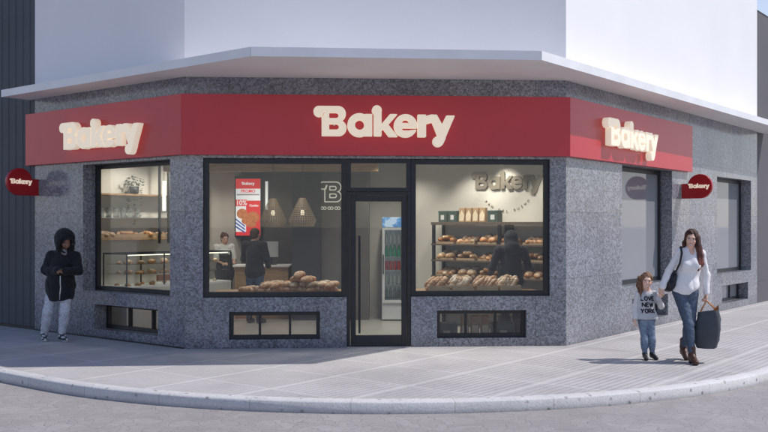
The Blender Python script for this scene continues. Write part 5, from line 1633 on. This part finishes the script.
# ---- the woman ----
def woman():
    r = empty('person', (3.86, 11.60, 0), 0, 'smiling woman in a white blouse and blue jeans holding the little girl by the hand', 'person')
    s = 0.97
    J = dict(yaw=-6, pelvis=A(-.055, .02, .90), chest=A(-.005, .0, 1.24), neck=A(.012, .01, 1.435),
             shR=A(-.128, .01, 1.385), elR=A(-.255, .04, 1.145), wrR=A(-.345, .0, .955), shL=A(.143, .01, 1.368), elL=A(.212, .03, 1.10), wrL=A(.196, -.03, .875),
             hipR=A(-.125, .01, .87), knR=A(-.055, -.10, .49), anR=A(-.020, -.13, .115), toeR=A(-.018, -.27, .027),
             hipL=A(.02, .02, .87), knL=A(.004, .0, .49), anL=A(.004, .27, .16), toeL=A(.006, .16, .030))
    J['handR'] = (A(-.28, -.05, -.9), A(-.8, -.5, .3), 0.85, 1)
    J['handL'] = (A(-.08, -.06, -1), A(.95, -.2, -.1), 1.15, -1)
    hc = A(.012, -.012, 1.555); Rm = rot(rz=-19, ry=6, rx=3); hs = 0.98
    f = body_field(J, s, hs); head_field(f, hc, Rm, hs, J['neck'] + A(0, .012, -.01))
    skin_obj(f, 'body', .0042, face_paint(hc, Rm, hs, (0.74, 0.46, 0.34)), r)
    # blouse
    t = top_field(J, s, .013, 1.0, True, .006)
    t.ell(A(-.05, -.01, .93), A(.152, .115, .16), rot(rz=4), .06)
    t.plane(A(-.06, 0, .865), A(-.62, 0, -1.0) * 1.0, .012) if False else None
    t.plane(A(-.05, 0, .875), A(-.16, .25, -1.0), .01)
    t.plane(A(.06, -.10, .935), A(.75, -.5, -1.0), .03)
    for k in 'LR': t.cone(J['el' + k], J['wr' + k], (.033 + .012) * s, .036 * s, .02)
    t.ell(A(.006, -.105, 1.435), A(.045, .085, .085), rot(ry=4), .006, '-')
    t.ell(A(.012, .01, 1.475), A(.062, .062, .055), None, .006, '-')
    cloth_obj(t, 'blouse', .0055, (0.80, 0.775, 0.77), r, 'cloth', drape(.0055, 1.0))
    # cuffs
    for k, d in (('R', A(-.44, -.1, -.9)), ('L', A(-.06, -.23, -.97))):
        c = Field(); e = J['wr' + k]; c.cone(e - d / np.linalg.norm(d) * .05, e + d * .004, .033, .034, .004); c.ell(e + d * .02, A(.027, .027, .026), None, .003, '-')
        cloth_obj(c, 'cuff', .005, (0.80, 0.775, 0.77), r, 'cloth', folds(.002, 9, 30, 3))
    p = pants_field(J, s, .010, .86)
    cloth_obj(p, 'jeans', .0055, denim_paint((.060, .085, .130), J, .5), r, 'denim', folds(.0032, 7, 26, 2.0))
    for k in 'RL':
        b = shoe_field(J['an' + k], J['toe' + k], s, .085)
        b.cone(J['an' + k] + A(0, .02, -.04), A(J['an' + k][0], J['an' + k][1] + .045, .022 if k == 'R' else .08), .030, .026, .015)
        cloth_obj(b, 'boot', .005, lambda co: np.where((co[:, 2:3] < .018), A(.02, .015, .012), A(.075, .030, .020)), r, 'leather', folds(.0025, 9, 40, 4))
    # hair: centre-parted cap, long locks falling over her left shoulder
    h = Field()
    L = lambda x, y, z: hc + Rm @ (A(x, y, z) * hs)
    h.ell(L(0, .020, .045), A(.084, .098, .086) * hs, Rm, .01)
    h.ell(L(0, .055, -.03), A(.078, .060, .11) * hs, Rm, .03)
    h.ell(L(0, -.085, -.018), A(.047, .060, .080) * hs, Rm, .012, '-')
    h.ell(L(0, -.125, .045), A(.016, .05, .055) * hs, Rm, .02, '-')
    for x0, n_, side in ((.070, 7, 1), (-.070, 3, -1)):
        for i in range(n_):
            a = i / max(n_ - 1, 1)
            if side > 0:
                pts = [L(.058 + .015 * a, -.035 + .05 * a, .03), L(.082 + .012 * a, -.035 + .05 * a, -.07), hc + A(.088 + .030 * a, -.055 + .065 * a, -.20), hc + A(.060 + .060 * a, -.085 + .06 * a, -.31), hc + A(.050 + .055 * a, -.095 + .05 * a, -.385 + .05 * a)]
                h.chain(pts, [.022, .026, .030, .027, .013], .018)
            else:
                pts = [L(-.062, -.02 + .03 * i, .02), L(-.080, -.005 + .03 * i, -.06), hc + A(-.078, .02 + .02 * i, -.15), hc + A(-.055, .05 + .02 * i, -.22)]
                h.chain(pts, [.018, .020, .022, .010], .015)
    cloth_obj(h, 'hair', .005, lambda co: strand_paint((.042, .019, .013), (.115, .042, .026))(co) * (0.8 + 1.1 * np.clip((1.50 - co[:, 2:3]) / .3, 0, 1) * A(1.4, .8, .7)), r, 'hair', stretch_noise(.0038, 1.0), 0)
    return r, J
wr, WJ = woman()

# shoulder bag (her right side) and the dark carrier bag in her left hand
sb = empty('shoulder_bag', (3.86 - .25, 11.66, .9), 0, "black shoulder bag hanging under the woman's right arm", 'bag')
off = A(-3.61 + 3.86, -.06, -.9)
f = Field(); f.ell(A(-.235, .07, 1.03) + off, A(.055, .13, .145), rot(ry=14, rz=12), .02); f.ell(A(-.265, .07, .97) + off, A(.058, .14, .075), rot(ry=10, rz=12), .04)
cloth_obj(f, 'bag_body', .007, (.014, .013, .017), sb, 'leather', folds(.004, 5, 9, 5))
f = Field(); pts = [A(-.205, -.05, 1.13), A(-.160, -.095, 1.25), A(-.128, -.075, 1.38), A(-.118, .0, 1.452), A(-.135, .085, 1.39), A(-.185, .14, 1.23), A(-.215, .15, 1.12)]
f.chain([q + off for q in pts], [.013] * 7, .006); cloth_obj(f, 'strap', .005, (.014, .013, .017), sb, 'leather')

M['bag_grey'] = plain('charcoal_woven_bag', (.055, .064, .075), .75, .15, 9, bump=.35, bscale=30)
M['bag_in'] = plain('tan_paper_lining', (.46, .20, .075), .75, .25, 14)
def carrier():
    r = empty('carrier_bag', (4.045, 11.55, .185), R_(-24), "large dark grey carrier bag with a tan inside hanging from the woman's left hand", 'bag')
    prof = [(0.0, .105, .070, 0.0), (.012, .120, .080, 0), (.10, .148, .092, .004), (.22, .158, .092, .012), (.34, .148, .080, .02), (.43, .128, .068, .026), (.475, .120, .058, .03)]
    def ring(a, b, z, ox, n=40):
        out = []
        for i in range(n):
            t = 2 * math.pi * i / n; c, s_ = math.cos(t), math.sin(t); e = 2 / 3.6
            x = abs(c) ** e * (1 if c > 0 else -1) * a; y = abs(s_) ** e * (1 if s_ > 0 else -1) * b
            crump = .006 * math.sin(5 * t + z * 23) + .005 * math.sin(9 * t - z * 31)
            zz = z + (.022 * math.sin(t * 2 + .6) + .012 * math.sin(3 * t) if z > .45 else 0) + .05 * (x / .17) * (z / .47)
            out.append((x * (1 + crump * 6) + ox, y + crump, zz))
        return out
    m = MB(); n = 40; vs = []
    for z, a, b, ox in prof: vs += ring(a, b, z, ox)
    fs = [(k * n + i, k * n + (i + 1) % n, (k + 1) * n + (i + 1) % n, (k + 1) * n + i) for k in range(len(prof) - 1) for i in range(n)] + [tuple(reversed(range(n)))]
    m.add(vs, fs); o = m.build('bag_body', M['bag_grey'], r, recalc=False); auto_smooth(o, 60)
    m = MB(); vs = []
    for z, a, b, ox in ((.475, .117, .055, .03), (.40, .122, .060, .026), (.36, .09, .03, .02)): vs += ring(a, b, z, ox)
    m.add(vs, [(k * n + i, (k + 1) * n + i, (k + 1) * n + (i + 1) % n, k * n + (i + 1) % n) for k in range(2) for i in range(n)] + [tuple(range(2 * n, 3 * n))])
    m.build('lining', M['bag_in'], r, smooth=True, recalc=False)
    Rz = Matrix.Rotation(R_(24), 3, 'Z')
    hand = Rz @ Vector((3.86 + WJ['wrL'][0] - .004 - 4.045, 11.60 + WJ['wrL'][1] - .02 - 11.55, WJ['wrL'][2] - .098 - .185))
    for y in (-.048, .048):
        m = MB(); p0, p1 = Vector((-.065, y, .46)), Vector((.105, y, .50)); pts = []
        for i in range(15):
            u = i / 14; q = p0.lerp(p1, u); k_ = math.sin(math.pi * u) ** .6
            tgt = hand + Vector(((u - .5) * .05, y * .1, 0)); pts.append(q.lerp(tgt, k_))
        m.tube(pts, .0085, 8); m.build('handle', M['bag_in'], r, smooth=True)
    return r
carrier()

# ---- the girl ----
def girl():
    r = empty('person', (3.37, 11.83, 0), 0, 'little girl with auburn ponytail in a grey lettered sweater and light blue jeans', 'person')
    s = .66
    J = dict(yaw=0, pelvis=A(.012, .01, .505), chest=A(.0, .0, .735), neck=A(.008, .005, .875),
             shR=A(-.098, .0, .842), elR=A(-.138, .02, .665), wrR=A(-.148, -.01, .525), shL=A(.105, .0, .842), elL=A(.175, .03, .715), wrL=A(.148, -.04, .822),
             hipR=A(-.040, .01, .48), knR=A(-.026, -.015, .265), anR=A(-.016, .0, .075), toeR=A(-.022, -.095, .019),
             hipL=A(.058, .01, .48), knL=A(.075, .0, .27), anL=A(.088, .03, .078), toeL=A(.115, -.062, .020))
    # her left hand is up in the woman's right hand
    tgt = A(3.86 - .372 - 3.37, 11.60 - .01 - 11.83, .865)
    J['wrL'] = tgt + A(-.022, .035, -.062); J['elL'] = A(.185, -.03, .690)
    J['handR'] = (A(-.03, -.05, -1), A(-.95, -.1, 0), .6, 1); J['handL'] = (tgt - J['wrL'], A(.2, -1, .3), .9, 1)
    hc = A(.004, -.012, 1.012); Rm = rot(rz=-8, ry=7, rx=0); hs = .90
    f = body_field(J, s, hs, True); head_field(f, hc, Rm, hs, J['neck'] + A(0, .01, -.01))
    skin_obj(f, 'body', .0046, face_paint(hc, Rm, hs, (.78, .50, .38), brow=(.22, .10, .05)), r)
    t = top_field(J, s, .020, 1.0, False, .018)
    t.ell(J['pelvis'] + A(-.004, 0, .05), A(.132, .10, .10), None, .05)
    t.plane(A(0, 0, .522), A(0, 0, -1), .008)
    t.ell(J['neck'] + A(0, -.012, .028), A(.046, .046, .036), None, .006, '-')
    def pc(co):
        c = np.tile(A(.50, .51, .53), (len(co), 1)); m = np.abs(co[:, 0] - .003) > (.128 - .15 * np.clip(co[:, 2] - .75, 0, .2))
        c[m] = A(.66, .65, .65); return c
    tm = t.mesh('sweater', .0046, folds(.0028, 9, 15, 6)); paint(tm, pc); link_mesh('sweater', tm, M['cloth'], r, True)
    G = {'L': (.62, [[(0, 1), (0.02, .0), (.60, .04)]]), 'O': (.72, [[(.36 + .34 * math.cos(a), .5 + .5 * math.sin(a)) for a in [k * math.pi / 6 for k in range(13)]]]),
         'V': (.74, [[(0, 1), (.36, 0), (.74, 1.02)]]), 'E': (.6, [[(.58, 1), (0, .97), (.02, .0), (.6, .04)], [(0, .5), (.5, .54)]]),
         'N': (.76, [[(0, 0), (.03, 1), (.72, .0), (.76, 1.03)]]), 'W': (1.0, [[(0, 1), (.24, 0), (.5, .85), (.76, 0), (1.0, 1.02)]]),
         'Y': (.74, [[(0, 1), (.37, .5), (.74, 1.02)], [(.37, .5), (.30, 0)]]), 'R': (.66, [[(.02, 0), (0, 1), (.45, .98), (.60, .76), (.45, .52), (.04, .48)], [(.28, .5), (.66, 0)]]),
         'K': (.68, [[(0, 1), (.03, 0)], [(.62, 1), (.04, .48), (.68, 0)]])}
    t0 = top_field(J, s, .022, 0.0, False, .018); t0.ell(J['pelvis'] + A(-.004, 0, .05), A(.132, .10, .10), None, .05)
    lm = ribbon_text(['LOVE', 'NEW', 'YORK'], G, .050, t0.mesh('chest', .0046, folds(.0028, 9, 15, 6)), -1, .002, .765, .079, .0145, 'lettering')
    link_mesh('lettering', lm, M['ink'], r)
    p = pants_field(J, s, .010, .97)
    cloth_obj(p, 'jeans', .0046, denim_paint((.17, .22, .30), J, .5), r, 'denim', folds(.0028, 9, 36, 7))
    for k in 'RL':
        b = shoe_field(J['an' + k], J['toe' + k], s * .95, .05)
        cloth_obj(b, 'boot', .0045, (.016, .014, .015), r, 'leather', folds(.0015, 9, 40, 4))
    h = Field(); Lh = lambda x, y, z: hc + Rm @ (A(x, y, z) * hs)
    h.ell(Lh(0, .020, .042), A(.081, .098, .084) * hs, Rm, .01); h.ell(Lh(0, .045, -.02), A(.074, .060, .075) * hs, Rm, .02)
    h.ell(Lh(.004, -.085, -.012), A(.055, .062, .074) * hs, Rm, .012, '-')
    h.chain([Lh(-.062, .055, .05), Lh(-.092, .035, .02), hc + A(-.092, .005, -.06), hc + A(-.088, -.02, -.13), hc + A(-.082, -.035, -.185)], [.022, .032, .036, .028, .008], .015)
    h.chain([Lh(-.065, -.025, .03), Lh(-.074, -.022, -.03), hc + A(-.072, -.03, -.09)], [.014, .014, .006], .012)
    cloth_obj(h, 'hair', .0045, strand_paint((.13, .062, .033), (.29, .150, .082)), r, 'hair', stretch_noise(.0032, 2.0), 0)
    return r
girl()

# ---- the man in the parka ----
def man():
    r = empty('person', ((58 - 384) / 920 * 13.75, 13.75, 0), 0, 'bearded man in a black hooded parka and pale trousers by the left street wall', 'person')
    s = 1.02
    J = dict(yaw=28, pelvis=A(.02, .03, .84), chest=A(.06, .01, 1.18), neck=A(.095, -.02, 1.375),
             shR=A(-.098, -.03, 1.272), elR=A(-.172, -.02, 1.06), wrR=A(.065, -.20, 1.055), shL=A(.245, .06, 1.262), elL=A(.315, -.02, 1.05), wrL=A(.185, -.21, 1.05),
             hipR=A(-.075, .02, .82), knR=A(-.135, -.05, .43), anR=A(-.225, .04, .10), toeR=A(-.160, -.105, .028),
             hipL=A(.105, .04, .82), knL=A(.125, -.07, .43), anL=A(.065, -.03, .10), toeL=A(.165, -.15, .028))
    J['handR'] = (A(.85, -.45, .1), A(.1, -.6, .75), .8, -1); J['handL'] = (A(-.85, -.4, .1), A(.1, -.6, .75), .8, 1)
    hc = A(.130, -.085, 1.490); Rm = rot(rz=44, rx=28); hs = 1.03
    f = body_field(J, s, hs, False); head_field(f, hc, Rm, hs, J['neck'] + A(0, .01, 0), False)
    skin_obj(f, 'body', .0055, face_paint(hc, Rm, hs, (.30, .155, .10), smile=False, beard=(.022, .014, .011), brow=(.02, .012, .01), lip=(.20, .08, .07)), r)
    t = top_field(J, s, .030, 1.0, False, .014, .004)
    t.ell(A(.035, .02, .80), A(.195, .15, .27), rot(rz=16), .08); t.cone(A(.06, .02, 1.10), A(.03, .02, .66), .142, .165, .08); t.cone(J['neck'] - A(0, -.02, .02), A(.07, .02, 1.22), .085, .14, .06)
    t.plane(A(0, 0, .605), A(.05, .05, -1), .012)
    t.ell(J['neck'] + A(.02, -.09, .0), A(.055, .07, .075), None, .01, '-')
    # hood: thick shell round the head, open at the face
    L = lambda x, y, z: hc + Rm @ (A(x, y, z) * hs)
    po_ = cloth_obj(t, 'parka', .006, (.0095, .0105, .015), r, 'cloth', folds(.0075, 6, 9, 8))
    zp = ribbon_text(['I'], {'I': (0, [[(0, 1), (.02, .5), (-.03, 0)]])},   .36, po_.data, -1, .085, .62, 0, .012, 'zip')
    link_mesh('zip', zp, M['steel'], r)
    h = Field()
    h.ell(L(0, .03, .035), A(.148, .145, .152), Rm, .02); h.cone(L(0, .04, -.05), J['neck'] + A(0, .06, .0), .11, .13, .05)
    h.chain([L(.09, -.03, -.09), J['neck'] + A(.03, -.085, -.03)], [.035, .035], .03); h.chain([L(-.09, -.03, -.09), J['neck'] + A(-.04, -.075, -.03)], [.035, .035], .03)
    h.ell(L(0, -.125, -.02), A(.084, .15, .112), Rm, .012, '-'); h.ell(L(0, .0, .02), A(.098, .118, .115), Rm, .008, '-')
    cloth_obj(h, 'hood', .006, (.011, .012, .015), r, 'cloth', folds(.006, 7, 12, 9))
    # fur trim as tufts
    m = MB(); rr = random.Random(4)
    for i in range(900):
        a = rr.uniform(0, 2 * math.pi); x, z = .094 * math.cos(a), .126 * math.sin(a) - .02
        if z < -.10: continue
        p0 = L(x, -.075 + .03 * abs(math.sin(a)) - .02, z + .012); d = Rm @ A(math.cos(a) * .9 + rr.uniform(-.5, .5), -.6 + rr.uniform(-.5, .5), math.sin(a) * .9 + rr.uniform(-.5, .5)); d /= np.linalg.norm(d)
        q = np.cross(d, A(rr.uniform(-1, 1), rr.uniform(-1, 1), rr.uniform(-1, 1))); q /= max(np.linalg.norm(q), 1e-6); l = rr.uniform(.018, .042)
        m.add([p0 - q * .004, p0 + q * .004, p0 + d * l], [(0, 1, 2)])
    M['fur'] = plain('dark_fur', (.018, .016, .015), .9, .2, 30)
    m.build('fur_trim', M['fur'], r, recalc=False)
    # pale scarf/hoodie at the throat, zip
    sc_ = Field(); sc_.ell(J['neck'] + A(.025, -.065, -.045), A(.045, .04, .065), rot(rx=20), .01); cloth_obj(sc_, 'scarf', .006, (.26, .25, .26), r, 'cloth', folds(.003, 9, 20, 3))
    p = pants_field(J, s, .012, .93, .004)
    cloth_obj(p, 'trousers', .006, denim_paint((.56, .58, .64), J, .12), r, 'denim', folds(.005, 7, 22, 10))
    for k in 'RL':
        b = shoe_field(J['an' + k], J['toe' + k], s * 1.05, .02)
        def pc(co):
            q = np.sin(co[:, 0] * 60 + co[:, 1] * 42) * np.sin(co[:, 2] * 85 + co[:, 1] * 30)
            return np.where((co[:, 2:3] < .028) | (q[:, None] > .15), A(.55, .56, .58), A(.03, .035, .045))
        cloth_obj(b, 'sneaker', .005, pc, r, 'leather')
    return r, J
mr, MJ = man()
ph = empty('phone', (mr.location[0] + .130, 13.75 - .285, 1.085), R_(16), "small dark phone in the parka man's hands", 'phone')
m = MB(); m.hexa([(-.036, -.045, 0), (.036, -.045, 0), (.036, .03, .035), (-.036, .03, .035), (-.036, -.048, .008), (.036, -.048, .008), (.036, .027, .043), (-.036, .027, .043)])
m.build('case', M['black'], ph, bevel=.002)
m = MB(); m.add([(-.032, -.0445, .0102), (.032, -.0445, .0102), (.032, .0235, .0417), (-.032, .0235, .0417)], [(0, 1, 2, 3)]); m.build('screen', M['ink'], ph)

# ---- people in the shop ----
def standing(x, y, s, yaw, Jm, label, top, topc, legc, hairc, hair, skin, hood=False, apron=None, female=False, sleeve=1.0, loose=.02, res=.008):
    r = empty('person', (x, y, .006), 0, label, 'person')
    T = rot(rz=yaw); Q = lambda a: T @ (A(*a) * s)
    J = dict(yaw=yaw, pelvis=Q((0, 0, .92)), chest=Q((0, 0, 1.25)), neck=Q((0, .01, 1.45)))
    for sg, k in ((-1, 'R'), (1, 'L')):
        J['sh' + k] = Q((sg * (.165 if female else .185), .01, 1.40)); J['hip' + k] = Q((sg * .085, 0, .89)); J['kn' + k] = Q((sg * .09, -.02, .49)); J['an' + k] = Q((sg * .10, .02, .09)); J['toe' + k] = Q((sg * .12, -.14, .028))
    for k, v in Jm.items(): J[k] = Q(v) if not k.startswith('hand') else (T @ A(*v[0]), T @ A(*v[1]), v[2], v[3])
    hc = Q((0, -.02, 1.57)); Rm = rot(rz=yaw, rx=8); hs = s * 1.0
    f = body_field(J, s, hs, female); head_field(f, hc, Rm, hs, J['neck'], female)
    skin_obj(f, 'body', res, face_paint(hc, Rm, hs, skin, smile=False), r)
    t = top_field(J, s, .022, sleeve, female, loose, .006); t.plane(Q((0, 0, .80 if not female else .86)), (0, 0, -1), .008)
    t.ell(J['neck'] + A(0, 0, .04), A(.06, .06, .045), None, .01, '-')
    cloth_obj(t, top, res, topc, r, 'cloth', folds(.006, 7, 11, x))
    p = pants_field(J, s, .012, .97); cloth_obj(p, 'trousers', res, denim_paint(legc, J, .2), r, 'denim', folds(.004, 7, 20, x))
    for k in 'RL': cloth_obj(shoe_field(J['an' + k], J['toe' + k], s, .02), 'shoe', res, (.03, .025, .025), r, 'leather')
    L = lambda a, b, c: hc + Rm @ (A(a, b, c) * hs)
    h = Field()
    if hood:
        h.ell(L(0, .02, .03), A(.112, .125, .125) * s, Rm, .02); h.cone(L(0, .04, -.05), J['neck'] + T @ A(0, .05, 0), .10 * s, .13 * s, .05); h.ell(L(0, -.11, -.02), A(.068, .12, .095) * s, Rm, .012, '-')
        cloth_obj(h, 'hood', res, topc, r, 'cloth', folds(.005, 7, 12, 3))
    else:
        h.ell(L(0, .022, .045), A(.084, .098, .082) * hs, Rm, .01); h.ell(L(0, .05, -.02), A(.074, .055, .06) * hs, Rm, .02); h.ell(L(0, -.09, -.015), A(.060, .062, .078) * hs, Rm, .012, '-')
        if hair == 'bun': h.ell(L(0, .10, .085), A(.042, .04, .04) * hs, Rm, .015)
        cloth_obj(h, 'hair', res * .8, strand_paint(tuple(q * .6 for q in hairc), hairc), r, 'hair', stretch_noise(.003, 3), 0)
    if apron:
        a_ = top_field(J, s, .028, 0.0, female, loose)
        a_.p = [q for q in a_.p if not (q[0] == 'c')]
        a_.ell(Q((0, -.01, .80)), A(.19, .135, .26) * s, T, .08)
        a_.plane(Q((0, .0, 1.0)), T @ A(0, 1, 0), .006); a_.plane(Q((0, 0, 1.30)), (0, 0, 1), .006); a_.plane(Q((0, 0, .58)), (0, 0, -1), .006)
        cloth_obj(a_, 'apron', res, apron, r, 'cloth', folds(.003, 7, 12, 3))
    return r
standing(-2.27, 16.15, .985, 158, dict(elR=(-.235, -.03, 1.14), wrR=(-.16, -.20, 1.02), elL=(.235, -.03, 1.14), wrL=(.17, -.22, 1.06), handR=((.2, -.9, .2), (-.5, 0, .8), .7, 1), handL=((-.2, -.9, .2), (.5, 0, .8), .7, -1)),
         'customer in a dark jacket and blue jeans standing at the service counter', 'jacket', (.016, .017, .022), (.075, .11, .18), (.09, .045, .025), 'short', (.55, .33, .24))
standing(-3.08, 17.75, .93, 28, dict(elR=(-.20, -.05, 1.13), wrR=(-.10, -.25, 1.06), elL=(.20, -.05, 1.13), wrL=(.12, -.25, 1.08), handR=((.2, -.9, .1), (-.4, 0, .9), .6, 1), handL=((-.2, -.9, .1), (.4, 0, .9), .6, -1)),
         'shop assistant in a white tee and dark apron behind the service counter', 'shirt', (.66, .65, .63), (.03, .03, .035), (.10, .04, .022), 'bun', (.60, .36, .26), apron=(.022, .021, .022), female=True, sleeve=.45)
standing(1.93, 13.98, .955, 186, dict(elR=(-.29, -.04, 1.14), wrR=(-.40, -.24, 1.10), elL=(.29, -.04, 1.13), wrL=(.26, -.28, 1.03), shR=(-.20, 0, 1.40), shL=(.20, 0, 1.40), handR=((-.3, -.9, .2), (-.5, 0, .8), .7, 1), handL=((-.2, -.9, .2), (.5, 0, .8), .7, -1)),
         'customer in a dark hooded top facing the bread shelves with arms held out', 'hoodie', (.012, .014, .020), (.02, .023, .03), (.03, .02, .02), 'none', (.4, .25, .18), hood=True, loose=.035)
